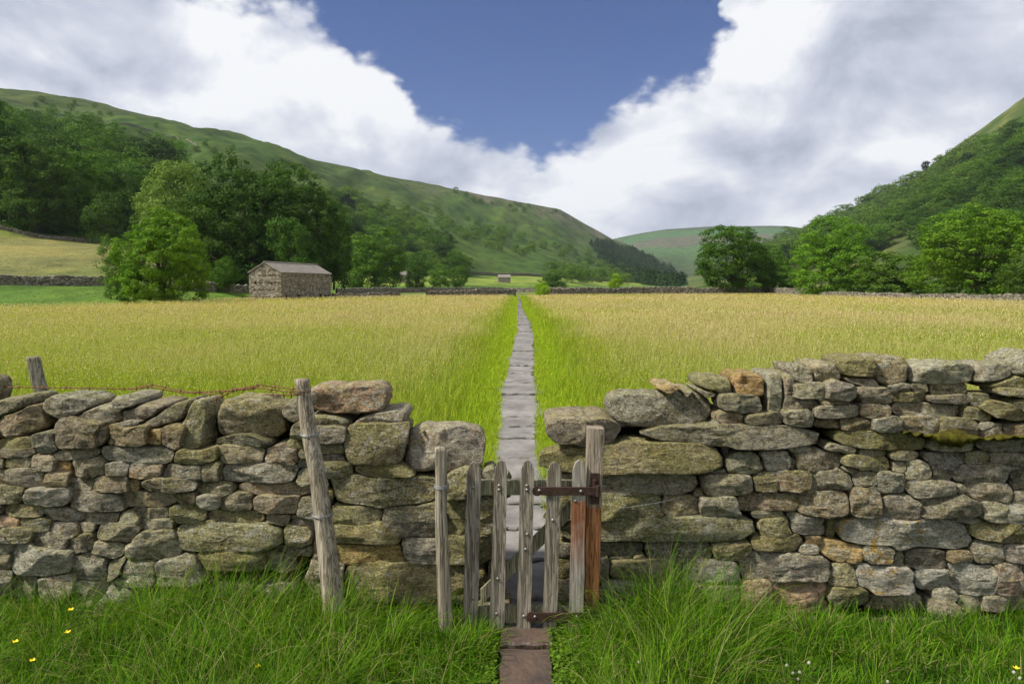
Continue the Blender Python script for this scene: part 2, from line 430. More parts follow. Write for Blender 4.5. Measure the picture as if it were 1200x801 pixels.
pxl = np.concatenate([np.arange(-500, 0, 12), np.arange(0, 881, 4.0)])
tt = np.linspace(0, 1, 150) ** 1.7
y0 = np.interp(pxl, LC, LY[:, 0]); y5 = np.interp(pxl, LC, LY[:, 4]) * 1.5
grid('hill', pxl, y0[:, None] + (y5 - y0)[:, None] * tt[None], leftz, leftcol)
pxr = np.concatenate([np.arange(770, 1201, 4.0), np.arange(1212, 1601, 12)])
y0 = np.interp(pxr, RC, RY[:, 0]); y5 = np.interp(pxr, RC, RY[:, 4]) * 1.5
grid('hill', pxr, y0[:, None] + (y5 - y0)[:, None] * tt[None], rightz, rightcol)
pxf = np.arange(560, 1041, 5.0)
grid('hill', pxf, np.repeat(np.linspace(2000, 5200, 90)[None], len(pxf), 0), farz, farcol)

# ground sheet to the horizon
gx = np.concatenate([-np.geomspace(9000, 3, 60), np.linspace(-2.5, 2.5, 25), np.geomspace(3, 9000, 60)])
gy = np.concatenate([[-2000, -300, -50, -10], np.linspace(-4, 8, 40), np.geomspace(8.4, 9500, 90)])
GX, GY = np.meshgrid(gx, gy, indexing='ij')
v = np.stack([GX, GY, GX * 0], -1).reshape(-1, 3)
n, m = GX.shape
i = np.arange(n - 1)[:, None] * m + np.arange(m - 1)[None]
f = np.stack([i, i + m, i + m + 1, i + 1], -1).reshape(-1, 4)
# where the hay stands
EDX = [-600, 0, 150, 290, 330, 400, 480, 560, 640, 760, 900, 950, 1050, 1130, 1200, 1600]
EDY = [46, 54.5, 62, 86, 84, 100, 108, 113, 122, 133, 139, 117, 91, 81, 70.5, 45]
PTH_Y = [3.3, 3.75, 4.2, 6.1, 7.26, 9.0, 11.4, 14.2, 17.5, 22.9, 27, 33, 42, 60, 74, 120]
PTH_PX = [617, 616, 613, 609, 605, 607.5, 608, 610, 612.5, 614, 615.5, 614, 611.5, 608.5, 609.5, 607]
PTH_W = [.30, .34, .42, .46, .50, .52, .64, .62, .66, .72, .66, .72, .6, .5, .45, .4]
PTH_X = [(a - 600) / F * b for a, b in zip(PTH_PX, PTH_Y)]
def pathx(Y): return np.interp(Y, PTH_Y, PTH_X)
pxg = 600 + v[:, 0] / np.maximum(v[:, 1], .5) * F
edge = np.interp(pxg, EDX, EDY)
nn = fbm(v[:, 0] / 6, v[:, 1] / 9, v[:, 0] * 0, 4)
c = np.tile(np.array([.22, .24, .03]), (len(v), 1))
c = mixc(c, np.array([.36, .30, .10]), sstep(12, 60, v[:, 1]))
c = mixc(c, np.array([.13, .21, .03]), 1 - sstep(.5, 1.6, np.abs(v[:, 0] - pathx(v[:, 1]))))
c = mixc(c, np.array([.15, .19, .045]), sstep(0, 3, v[:, 1] - edge))
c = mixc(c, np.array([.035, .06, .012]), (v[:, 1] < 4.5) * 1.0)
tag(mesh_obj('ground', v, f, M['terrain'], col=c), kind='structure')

# ------------------------------------------------------------------ path of flagstones
def slab(mb, x0, x1, y0, y1, z, seed, th=.05, out=.012):
    r = random.Random(seed); pts = []
    n = 7
    for k in range(n): pts.append((x0 + (x1 - x0) * k / n, y0 + r.uniform(-out, out)))
    for k in range(n): pts.append((x1 + r.uniform(-out * 1.6, out * 1.6), y0 + (y1 - y0) * k / n))
    for k in range(n): pts.append((x1 - (x1 - x0) * k / n, y1 + r.uniform(-out, out)))
    for k in range(n): pts.append((x0 + r.uniform(-out * 1.6, out * 1.6), y1 - (y1 - y0) * k / n))
    N = len(pts); tx, ty = r.uniform(-.012, .012), r.uniform(-.01, .01)
    cx, cy = (x0 + x1) / 2, (y0 + y1) / 2
    zz = lambda x, y: z + (x - cx) * tx + (y - cy) * ty
    top = [(cx + (x - cx) * .965, cy + (y - cy) * .965, zz(x, y)) for x, y in pts]
    rim = [(x, y, zz(x, y) - .012) for x, y in pts]
    bot = [(x, y, zz(x, y) - th) for x, y in pts]
    vs = top + rim + bot
    fs = [tuple(range(N))] + [(k, (k + 1) % N, N + (k + 1) % N, N + k)[::-1] for k in range(N)] + [(N + k, N + (k + 1) % N, 2 * N + (k + 1) % N, 2 * N + k)[::-1] for k in range(N)]
    mb.add(vs, fs)
jy = [3.86, 4.42, 5.0, 5.6, 6.35]
for py in (542, 518, 504, 492, 473, 465, 451, 445, 439, 430, 420, 413, 409, 403, 395, 389, 383):
    jy.append(CH * F / (py - 335))
while jy[-1] < 105: jy.append(jy[-1] * 1.0 + random.uniform(.7, 1.3))
jy = sorted(jy)
pb = MB()
for k in range(len(jy) - 1):
    a, b = jy[k], jy[k + 1]; ym = (a + b) / 2; gp_ = random.uniform(.008, .022) + .0024 * ym
    w = np.interp(ym, PTH_Y, PTH_W) * random.uniform(.88, 1.08); cx = pathx(ym) + random.uniform(-.02, .02)
    slab(pb, cx - w / 2, cx + w / 2, a + gp_, b - gp_, .035 + random.uniform(-.014, .014), 50 + k, .06, .02 + .002 * ym)
tag(pb.build('path', M['flag']), kind='structure')
st = MB(); slab(st, -.055, .185, 2.75, 3.34, .03, 5, .08, .006)
o = st.build('step_stone', M['brownflag']); tag(o, 'brown wet flagstone at the very bottom in front of the gate', 'flagstone')
st = MB(); slab(st, -.06, .20, 3.36, 3.83, .045, 8, .09, .006)
o = st.build('step_stone', M['brownflag']); tag(o, 'dark brown threshold stone directly under the gate', 'flagstone')

# ------------------------------------------------------------------ dry stone walls
# stones read off as (x0,y0,x1,y1[,tilt][,tags]) in local windows
A_ = .3119; B_ = .375; C_ = .3866
S = {'L1': (0, 450, A_, """-60 38 122 136 -12 c|18 70 192 200 -12 cb|178 32 388 135 8 c|272 76 480 146 2 cw|-10 140 20 200 0 d|215 138 378 244 -3 b|342 152 425 236 -28 |
385 150 559 238 0 b|435 138 520 168 0 |0 200 115 248 4 m|120 178 218 268 -8 |-5 240 125 277 -2 |-20 275 22 316 0 b|12 270 125 314 -4 |115 263 212 330 0 |198 238 372 288 -4 |
376 232 656 294 2 w|204 288 275 336 0 o|262 266 398 356 -8 |397 288 486 346 0 |-30 318 24 380 0 b|22 317 166 386 2 |166 330 258 392 0 b|250 345 354 408 6 |348 343 500 406 0 b|
-30 383 92 450 0 |82 385 268 458 0 w|254 402 468 480 2 |444 402 661 458 0 |-40 458 10 490 0 |8 448 165 502 0 m|-10 492 80 536 0 r|78 498 190 552 0 m|162 458 315 518 4 w|315 474 447 522 0 |
188 516 305 582 2 |302 515 362 554 0 |4 536 122 594 0 m|-40 560 48 636 4 |356 525 529 600 0 |120 556 252 632 2 |260 556 362 634 -8 |345 582 460 650 3 |38 603 262 715 2 w|
270 632 412 732 0 |400 645 500 745 -10 |-60 636 38 700 0 |-60 690 45 790 0 w|45 716 150 800 0 |150 718 280 800 0 |280 734 400 800 0 """),
'L2': (150, 450, A_, """-35 42 62 92 0 c|-15 62 188 138 -4 c|72 56 270 160 -17 c|208 50 338 270 10 cm|335 47 602 203 4 cmP|333 160 568 232 2 d|72 175 132 228 0 o|122 150 216 246 10 b|50 224 150 247 0 |170 240 342 302 -3 m|
337 230 511 296 0 |-5 298 132 356 0 b|125 298 292 360 0 |-10 352 48 398 0 o|48 350 262 408 0 b|275 290 352 362 0 |335 298 644 368 0 w|257 360 396 428 5 m|180 404 257 454 0 b|260 404 344 472 3 |
342 400 468 486 -8 |429 372 667 420 0 b|15 456 156 510 4 |152 450 300 522 0 m|-32 480 45 532 0 |38 500 180 550 2 |-5 550 195 655 -3 |175 512 588 624 0 m|296 470 512 524 3 m|270 626 520 692 0 m|
-60 657 110 760 0 |110 648 272 760 0 |520 626 620 692 0 """),
'L3': (290, 440, A_, """108 82 238 172 6 c|228 116 402 194 4 cm|234 36 534 134 2 crP|407 106 600 184 -2 c|152 172 236 248 0 |236 192 388 258 0 |144 228 214 278 8 m|70 262 192 334 2 b|255 258 388 296 0 m|188 278 275 308 0 |
262 292 388 320 0 |190 312 232 346 0 |268 316 392 390 -4 m|175 352 305 430 6 |311 374 699 494 1 m|413 332 660 390 0 m|361 172 644 338 3 m|25 448 195 518 0 |
70 514 162 560 0 |190 450 322 550 4 |158 518 262 578 6 |142 556 240 642 0 m|110 636 240 672 0 |290 430 325 470 0 m|305 474 493 563 0 md|329 560 557 634 0 m|346 632 583 704 0 om|
252 612 320 704 0 |359 706 731 848 0 m|236 702 362 810 0 |380 848 540 905 0 m|540 848 740 905 0 """),
'L4': (430, 470, A_, """166 82 266 130 -4 cb|145 96 438 258 -2 cP|298 236 436 364 0 m|67 376 300 506 2 |296 370 402 500 0 m|135 502 300 604 2 |296 498 465 614 0 m|304 614 462 752 0 m|402 372 468 498 0 m|425 262 476 372 0 |
440 614 476 750 0 m"""),
'R1': (640, 420, B_, """15 186 228 272 1 cfP|202 107 508 211 1 cP|22 250 565 360 0 m|213 200 893 274 1.2 |36 358 472 427 1 |90 424 367 503 0 m|22 428 92 505 0 m|352 434 480 490 2 b|60 502 658 575 -1 mL|165 572 305 618 0 d|
308 572 515 626 0 d|160 618 197 688 0 |196 632 412 690 2 |200 614 270 634 0 |272 612 312 628 0 |164 690 320 800 0 W|36 572 98 622 0 d|36 622 78 692 0 m|36 692 100 800 0 |98 572 166 650 0 |80 650 160 720 0 |98 718 164 800 0 |320 690 420 790 0 """),
'R2': (780, 420, B_, """-36 74 38 120 -6 co|4 88 106 126 2 c|72 84 160 132 4 c|100 50 205 112 6 cm|192 38 310 118 6 co|300 42 355 168 -3 c|340 34 405 170 4 c|148 114 302 172 2 |136 160 246 208 2 b|243 170 373 218 -3 |168 270 196 305 0 d|
190 303 303 360 0 |150 342 190 362 0 |298 288 388 350 0 wd|115 360 272 428 -1 |272 350 348 415 0 m|347 352 459 413 0 b|85 405 117 430 0 m|102 432 227 492 0 |228 417 416 474 0 b|282 474 360 498 0 |290 498 396 560 0 m|
262 550 435 602 2 m|145 568 272 626 0 m|232 602 528 696 1 wd|60 626 232 700 0 |230 696 330 790 0 r|330 696 520 790 0 r|100 700 230 790 0 |386 300 412 350 0 """),
'C': (920, 400, C_, """-2 66 76 134 8 c|62 62 146 126 -2 c|125 120 213 182 0 |25 122 128 182 0 |10 163 106 212 -6 |0 206 88 264 0 |95 180 197 193 0 |82 190 226 234 0 |88 234 168 262 0 b|162 230 255 274 3 b|
143 274 435 326 3 m|160 44 262 106 0 cm|246 38 360 137 -4 cbd|172 98 292 142 6 c|225 133 325 192 4 |310 128 382 158 -2 |330 152 432 184 -2 m|228 190 326 230 -2 b|328 183 537 229 1 |270 226 356 278 0 w|356 228 480 282 0 b|
14 308 82 338 0 |122 308 216 340 4 |225 326 312 348 2 |14 330 172 390 0 b|172 344 322 391 1 m|312 330 402 361 0 |322 360 368 396 0 |82 390 204 452 -1 |176 378 224 400 2 |204 390 274 440 0 |
274 392 360 462 4 w|362 358 442 424 -3 w|42 450 192 530 0 b|195 435 286 534 0 b|289 457 403 542 2 |8 517 122 588 5 wrd|130 532 153 600 0 m|157 534 568 628 2.5 yW|62 586 104 616 0 o|35 615 105 650 0 w|
104 600 232 668 2 o|234 602 330 672 0 wy|325 632 362 682 10 |351 611 496 692 6 d|132 667 216 740 3 m|212 666 388 770 5 Wy|110 738 260 800 0 mr|390 680 496 746 4 W|260 765 400 810 0 |372 610 400 620 0 """),
'D': (1050, 400, C_, """18 65 230 124 -3 cw|222 66 332 124 -3 c|252 100 440 140 0 cm|330 18 450 114 -20 cw|45 128 98 156 0 d|100 128 205 166 -3 d|95 160 215 192 0 |228 162 275 195 0 d|196 196 288 246 8 m|256 180 400 240 9 m|
330 142 420 170 6 m|360 172 440 222 -10 m|132 232 252 290 3 |250 246 292 268 0 |262 256 332 300 -4 b|333 256 430 292 0 b|95 300 245 332 0 |242 300 450 331 0 |82 333 205 392 3 wrd|205 330 276 376 0 m|278 336 440 378 4 |
98 380 176 426 6 |174 368 340 426 2 |340 385 430 452 0 d|36 418 190 476 -2 w|170 428 218 466 14 |205 427 360 486 2 |348 450 420 496 0 w|334 488 440 554 4 W|72 462 256 534 -1 |256 482 334 546 0 |140 534 270 552 3 |
225 548 450 616 4 m|232 604 326 668 0 |325 618 440 672 2 w|162 638 232 668 0 b|158 664 302 770 4 Wm|300 667 388 770 0 rw|386 680 450 762 0 |120 742 188 792 6 |190 772 260 812 0 |258 770 400 812 0 |158 690 180 718 0 |
450 60 560 130 0 c|440 130 560 180 0 |440 180 520 230 0 b|430 225 560 290 0 |450 290 560 350 0 m|440 352 540 420 0 |430 452 560 500 0 |440 500 540 560 0 w|450 560 560 640 0 |440 640 560 720 0 |450 720 560 800 0 """)}
stones = []   # (cx,cy,a,b,tilt,tags)
for k, (ox, oy, s, txt) in S.items():
    for q in txt.replace('\n', '').split('|'):
        q = q.split()
        if len(q) < 4: continue
        x0, y0_, x1, y1 = map(float, q[:4]); tl = float(q[4]) if len(q) > 4 else 0; tg = q[5] if len(q) > 5 else ''
        w = abs(x1 - x0) * s / 2; h = abs(y1 - y0_) * s / 2; th = abs(R(tl))
        if abs(tl) > 3:   # boxes are upright extents: undo the tilt
            cs, sn = math.cos(th), math.sin(th); d = max(cs * cs - sn * sn, .5)
            a_ = max((w * cs - h * sn) / d, .62 * w); b_ = max((h * cs - w * sn) / d, .62 * h)
        else: a_, b_ = w, h
        stones.append([ox + (x0 + x1) / 2 * s, oy + (y0_ + y1) / 2 * s, a_, b_, R(tl), tg, k[0] == 'L'])
handn = len(stones)
rr = random.Random(11)
def fill(xa, xb, ya, yb, left):     # plain courses where the photograph shows nothing
    y = yb
    while y > ya:
        h = rr.uniform(16, 27); x = xa
        while x < xb:
            w = rr.uniform(28, 70)
            cx, cy = x + w / 2, y - h / 2
            if not any(abs(cx - q[0]) < q[2] + w * .3 and abs(cy - q[1]) < q[3] + h * .2 for q in stones[:handn]):
                stones.append([cx, cy, w / 2, h / 2, R(rr.uniform(-3, 3)), rr.choice(['', '', 'b', 'm', 'w']), left])
            x += w
        y -= h
fill(-330, -18, 480, 745, True); fill(1268, 1560, 455, 760, False)
fill(-20, 560, 700, 745, True); fill(660, 1270, 722, 748, False)
for x in range(-320, -20, 62): stones.append([x + 20, 462 + rr.uniform(-5, 5), 36, 20, R(rr.uniform(-20, 20)), 'c', True])
for x in range(1275, 1560, 60): stones.append([x + 20, 440 + rr.uniform(-5, 5), 34, 20, R(rr.uniform(-20, 20)), 'c', False])

WY0, WK = 3.66, .09     # face of the wall: y = WY0 + WK z
def Pw(px, py, off=0.0):
    dx, dy, dz = ray(px, py); t = (WY0 + off + WK * CH) / (dy - WK * dz)
    return np.stack([dx * t, dy * t, CH + dz * t], -1)
SA = np.array([[q[0], q[1], q[2], q[3], q[4]] for q in stones])
cop = np.array(['c' in q[5] for q in stones])
CUT = []
for i in range(len(stones)):
    r = RS(i + 4000); L_ = []
    for q in range(4):
        t = R(45 + 90 * q + r.uniform(-24, 24)); L_.append((math.cos(t), math.sin(t), r.uniform(1.04, 1.32)))
    for q in range(4):
        t = R(90 * q + r.uniform(-14, 14)); L_.append((math.cos(t), math.sin(t), r.uniform(.96, 1.08)))
    CUT.append(L_)
for i in range(handn):
    for j in range(i):
        p, q = stones[i], stones[j]
        ox = min(p[0] + p[2], q[0] + q[2]) - max(p[0] - p[2], q[0] - q[2]); oy = min(p[1] + p[3], q[1] + q[3]) - max(p[1] - p[3], q[1] - q[3])
        if ox > 0 and oy > 0 and ox * oy > .45 * 4 * min(p[2] * p[3], q[2] * q[3]): print('DUP', [round(v) for v in p[:4]], p[5], [round(v) for v in q[:4]], q[5])
def metric(idx, X, Yp):
    out = []
    for j in idx:
        cx, cy, a, b, th = SA[j]
        u = (X - cx) * math.cos(th) + (Yp - cy) * math.sin(th); w = -(X - cx) * math.sin(th) + (Yp - cy) * math.cos(th)
        e_ = 3.6 if cop[j] else 5.5
        mm = (np.abs(u / a) ** e_ + np.abs(w / b) ** e_) ** (1 / e_)
        for nx_, ny_, c_ in CUT[j]: mm = np.maximum(mm, (u / a * nx_ + w / b * ny_) / c_)
        out.append((mm - 1) * min(a, b) - (7.0 if 'P' in stones[j][5] else 0.0))
    return np.array(out)
BASE = {'': (.215, .202, .168), 'b': (.205, .172, .125), 'o': (.31, .22, .11), 'r': (.245, .178, .138), 'd': (.125, .118, .10), 'm': (.205, .19, .13), 'w': (.225, .21, .18), 'W': (.25, .235, .20)}
NA = 60
ang = np.linspace(0, 2 * np.pi, NA, endpoint=False)
fs_ = [0, .2, .38, .54, .67, .77, .85, .91, .955, .985, 1.0]
def build_stone(i):
    q = stones[i]; cx, cy, a, b, th, tg, left = q; r = RS(i + 100); cope = 'c' in tg
    near = [j for j in range(len(stones)) if j != i and abs(SA[j, 0] - cx) < (SA[j, 2] + a) * 1.25 + 8 and abs(SA[j, 1] - cy) < (SA[j, 3] + b) * 1.35 + 10]
    rmax = math.hypot(a, b) * 1.25
    rs = np.linspace(.0, rmax, 90)
    X = cx + np.cos(ang)[:, None] * rs; Y = cy + np.sin(ang)[:, None] * rs
    mi = metric([i], X, Y)[0]; pr_ = 7.0 if 'P' in tg else 0.0
    lim = min(3.2, .22 * min(a, b) + .6) if not cope else .8
    ph = r.rand(4) * 6.28
    wob = (.03 * np.sin(2 * ang + ph[0]) + .03 * np.sin(3 * ang + ph[1]) + .03 * np.sin(5 * ang + ph[2]) + .025 * np.sin(9 * ang + ph[3])) * min(a, b) * 1.2
    bad = mi + pr_ > (lim + wob)[:, None]
    if near:
        mj = metric(near, X, Y).min(0); bad |= mj < mi + .8
    bad[:, 0] = False
    k = np.where(bad.any(1), bad.argmax(1), 89)
    rad = rs[k]; rad = np.maximum(rad, 2.0)
    rad = (rad * 2 + .5 * (np.roll(rad, 1) + np.roll(rad, -1))) / 3
    sc = 3.75 / F
    T = min(min(a, b) * sc * .75, .07) * r.uniform(.75, 1.2); pw = r.uniform(4.5, 9)
    back = r.uniform(.2, .3)
    off = r.uniform(-.022, .022)
    if b > 14 and a > 40: off -= .012
    if min(a, b) < 9: off += .02
    if cope: T = r.uniform(.11, .17); off = .13; pw = 2.6; back = .24
    if 'f' in tg: pw = 9; T = .045; off = .0; back = .40
    if 'd' in tg and not cope: off += .03
    planes = [(r.uniform(.6, .98), r.normal(0, .20), r.normal(0, .28)) for _ in range(5)]
    V = []; rings = []
    for s in fs_:
        rings.append((s, T * (1 - s ** pw) ** (1 / 2.2), 0))
    rings += [(1.0, -.03, 1), (1.0 if 'f' in tg else .985, -back * .5, 1), (.99 if 'f' in tg else .93, -back * .9, 1), (.7, -back, 1), (.3, -back, 1)]
    for s, d, bk in rings:
        p = Pw(cx + np.cos(ang) * rad * s, cy + np.sin(ang) * rad * s, off)
        lx = np.cos(ang) * rad * s * sc; lz = -np.sin(ang) * rad * s * sc
        D = np.full(NA, d)
        if not bk:
            for e, gx_, gz_ in planes:
                D = -np.logaddexp(-D / (T * .025), -(e * T - gx_ * lx - gz_ * lz) / (T * .025)) * (T * .025)
            D = np.maximum(D, -.02)
        p = p - np.array([0, 1, 0]) * D[:, None]
        V.append(p)
    V = np.concatenate(V)
    nz = len(V)
    # roughness
    o = i * 3.7
    n1 = fbm(V[:, 0] * 11 + o, V[:, 1] * 11, V[:, 2] * 16, 3); n2 = fbm(V[:, 0] * 34 + o, V[:, 1] * 34, V[:, 2] * 44, 3)
    ctr = Pw(cx, cy, off + back * .4); dr = V - ctr; dr /= np.linalg.norm(dr, axis=1)[:, None] + 1e-6
    am = min(min(a, b) * sc * .15, .009)
    n3 = np.abs(vnoise(V[:, 0] * 9 + o, V[:, 1] * 9, V[:, 2] * 60 + o))
    V = V + dr * (n1 * am + n2 * am * .45 - n3 * am * .7)[:, None]
    nr = len(rings); Fc = []
    ii = np.arange(nr - 1)[:, None] * NA + np.arange(NA)[None]; jj = np.arange(nr - 1)[:, None] * NA + (np.arange(NA)[None] + 1) % NA
    Fc = np.stack([ii, ii + NA, jj + NA, jj], -1).reshape(-1, 4)
    base = np.array(BASE.get(next((ch for ch in tg if ch in 'orbdmwW'), ''), BASE['']))
    if 'W' in tg: base = np.array(BASE['W'])
    base = base * np.array([1.01, 1.0, .95]) * r.uniform(.95, 1.65) * np.array([1 + r.uniform(-.05, .06), 1, 1 + r.uniform(-.10, .08)])
    li = np.array([(.7 if 'm' in tg else r.uniform(0, .3)), 1.25 if 'W' in tg else (.8 if 'w' in tg else r.choice([0, .1, .3, .6])), 1.0 if 'y' in tg else 0.0])
    if 'L' in tg: li[1] = .6
    return V, Fc, np.tile(base, (nz, 1)), np.tile(li, (nz, 1))

LAB = {('R', 'cf'): 'flat-topped grey cope stone at the gate end', ('L', 'cr'): 'pinkish brown flat boulder on top of the wall', ('C', 'yW'): 'long slab with orange and white lichen',
       ('R', 'W'): 'stone with white lichen crust at the foot of the wall'}
def build_wall(left, root):
    ids = [i for i in range(len(stones)) if stones[i][6] == left]
    vis = [i for i in ids if i < handn and -15 < stones[i][0] < 1215 and stones[i][1] < 705]
    vis.sort(key=lambda i: -stones[i][2] * stones[i][3]); big = set(vis[:100])
    V = []; Fc = []; Cc = []; Ll = []; b = 0
    for i in ids:
        v, f, c, l = build_stone(i)
        if i in big:
            loc = v.mean(0)
            o = mesh_obj('cope_stone' if 'c' in stones[i][5] else 'stone', v, f, M['stone'], root, c, {'lich': l}, loc=loc)
            tg = stones[i][5]
            if tg == 'cfP': o['label'] = 'flat-topped grey block at the gate end of the wall'
            elif tg == 'crP': o['label'] = 'pinkish brown flat boulder lying on top of the wall'
            elif tg == 'yW': o['label'] = 'slab crusted with orange and white lichen'
            elif tg == 'W' and left is False and stones[i][0] < 760: o['label'] = 'stone with thick white lichen at the foot'
        else:
            V.append(v); Fc.append(f + b); Cc.append(c); Ll.append(l); b += len(v)
    o = mesh_obj('small_stones', np.concatenate(V), np.concatenate(Fc), M['stone'], root, np.concatenate(Cc), {'lich': np.concatenate(Ll)})
    o['kind'] = 'stuff'

wl = empty('dry_stone_wall', (-1.6, 3.9, 0), 'near dry stone wall of lichened grey stones left of the gate, with leaning log posts', 'stone wall')
wr = empty('dry_stone_wall', (1.6, 3.9, 0), 'near dry stone wall of lichened stones right of the gate, mossy and highest at its far end', 'stone wall')
ML = Matrix.Translation((1.6, -3.9, 0)); MR = Matrix.Translation((-1.6, -3.9, 0))
build_wall(True, wl); build_wall(False, wr)
# inner rubble of the walls, near black for painted gap shade, and rough stones on their back faces
def core(root, xs, tops, name='rubble_core'):
    xs = np.array(xs, float); tops = np.array(tops, float)
    X = np.arange(xs[0], xs[-1], .05); Z = np.interp(X, xs, tops)
    V = []; N = 13
    for x, z in zip(X, Z):
        pr = [(3.85 + .09 * z * k / 5, z * k / 5) for k in range(6)] + [(4.0, z + .01)] + [(4.42 - .09 * z * k / 5, z * k / 5) for k in range(5, -1, -1)]
        for y, zz in pr: V.append((x, y, zz))
    V = np.array(V); 
    V[:, 1] += fbm(V[:, 0] * 7, V[:, 2] * 9, V[:, 0] * 0, 3) * .03
    n = len(X)
    ii = np.arange(n - 1)[:, None] * N + np.arange(N - 1)[None]
    f = [tuple(q) for q in np.stack([ii, ii + N, ii + N + 1, ii + 1], -1).reshape(-1, 4)[:, ::-1]]
    f += [tuple(range(N)), tuple((n - 1) * N + k for k in range(N))[::-1]]
    mesh_obj(name, V, f, M['core'], root)
core(wl, [-3.9, -2.6, -1.2, -.75, -.55, -.24], [1.0, 1.02, 1.02, 1.02, .86, .78])
core(wr, [.31, .5, .56, 1.2, 1.3, 2.6, 3.9], [.82, .85, .93, 1.0, 1.08, 1.13, 1.13])
# wall heads and back faces as rough blocks
def block(c, s, seed):
    r = RS(seed); n = 8
    g = np.linspace(-1, 1, n); pts = []; Fq = []
    for ax in range(3):
        for sg in (-1, 1):
            b0 = len(pts)
            for u in g:
                for w in g:
                    p = [0, 0, 0]; p[ax] = sg; p[(ax + 1) % 3] = u; p[(ax + 2) % 3] = w; pts.append(p)
            for a in range(n - 1):
                for b in range(n - 1):
                    q = [b0 + a * n + b, b0 + a * n + b + 1, b0 + (a + 1) * n + b + 1, b0 + (a + 1) * n + b]
                    Fq.append(q if sg < 0 else q[::-1])
    p = np.array(pts, float)
    nrm = (np.abs(p) ** 5).sum(1) ** .2; p = p / nrm[:, None]
    p = p * (1 + .10 * fbm(p[:, 0] * 1.7 + seed, p[:, 1] * 1.7, p[:, 2] * 1.7, 3))[:, None]
    return p * np.array(s) + np.array(c), np.array(Fq)
def blocks(root, lst, name='back_stones'):
    V = []; Fq = []; Cc = []; Ll = []; b = 0
    for k, (c_, s_) in enumerate(lst):
        v, f = block(c_, s_, k + 7); r = RS(k + 900)
        V.append(v); Fq.append(f + b); b += len(v)
        bs = np.array(random.choice([BASE[''], BASE['b'], BASE['m'], BASE['w']])) * r.uniform(.8, 1.2)
        Cc.append(np.tile(bs, (len(v), 1))); Ll.append(np.tile([r.rand(), r.rand() * .6, 0], (len(v), 1)))
    o = mesh_obj(name, np.concatenate(V), np.concatenate(Fq), M['stone'], root, np.concatenate(Cc), {'lich': np.concatenate(Ll)}); o['kind'] = 'stuff'
lst = []
for side_, xh, top in ((0, -.35, .76), (1, .42, .82)):
    L_ = []; z = .0
    while z < top - .05:
        h = rr.uniform(.09, .15)
        for yy in (4.0, 4.27): L_.append(((xh + rr.uniform(-.015, .015), yy, z + h / 2), (.13, .15, h / 2)))
        z += h
    X0, X1 = (-3.9, -.3) if side_ == 0 else (.4, 3.9)
    z = .05
    while z < .95:
        h = rr.uniform(.1, .16); x = X0
        while x < X1:
            w = rr.uniform(.18, .4)
            if not (side_ == 0 and x + w > -.8 and z > .62) and not (side_ == 1 and x < .56 and z > .72): L_.append(((x + w / 2, 4.36 - .09 * z, z + h / 2), (w / 2, .13, h / 2)))
            x += w
        z += h
    blocks(wl if side_ == 0 else wr, L_)
for o in list(wl.children): o.matrix_parent_inverse = ML
for o in list(wr.children): o.matrix_parent_inverse = MR
# moss cushion on the right wall
mv = []; mf = []
xs = np.linspace(1058, 1225, 150); cross = 14
for k, x in enumerate(xs):
    thick = .9 + 9.5 * math.exp(-((x - 1118) / 22) ** 2) + 2.5 * math.exp(-((x - 1180) / 20) ** 2) + 1.5 * vnoise(np.array([x / 6]), np.array([0.]), np.array([0.]))[0]
    yc = np.interp(x, [1058, 1118, 1225], [507, 513, 512])
    for j in range(cross):
        t = 2 * math.pi * j / cross
        p = Pw(x, yc - math.sin(t) * thick * 1.0, -.02 - math.cos(t) * .06)
        mv.append(p)
mv = np.array(mv); mv += (fbm(mv[:, 0] * 30, mv[:, 1] * 30, mv[:, 2] * 30, 3) * .011)[:, None]
n = len(xs)
ii = np.arange(n - 1)[:, None] * cross + np.arange(cross)[None]; jj = np.arange(n - 1)[:, None] * cross + (np.arange(cross)[None] + 1) % cross
o = mesh_obj('moss', mv, np.stack([ii, ii + cross, jj + cross, jj], -1).reshape(-1, 4), M['moss'], wr); o['label'] = 'olive and brown moss growing along a ledge'
o.matrix_parent_inverse = MR

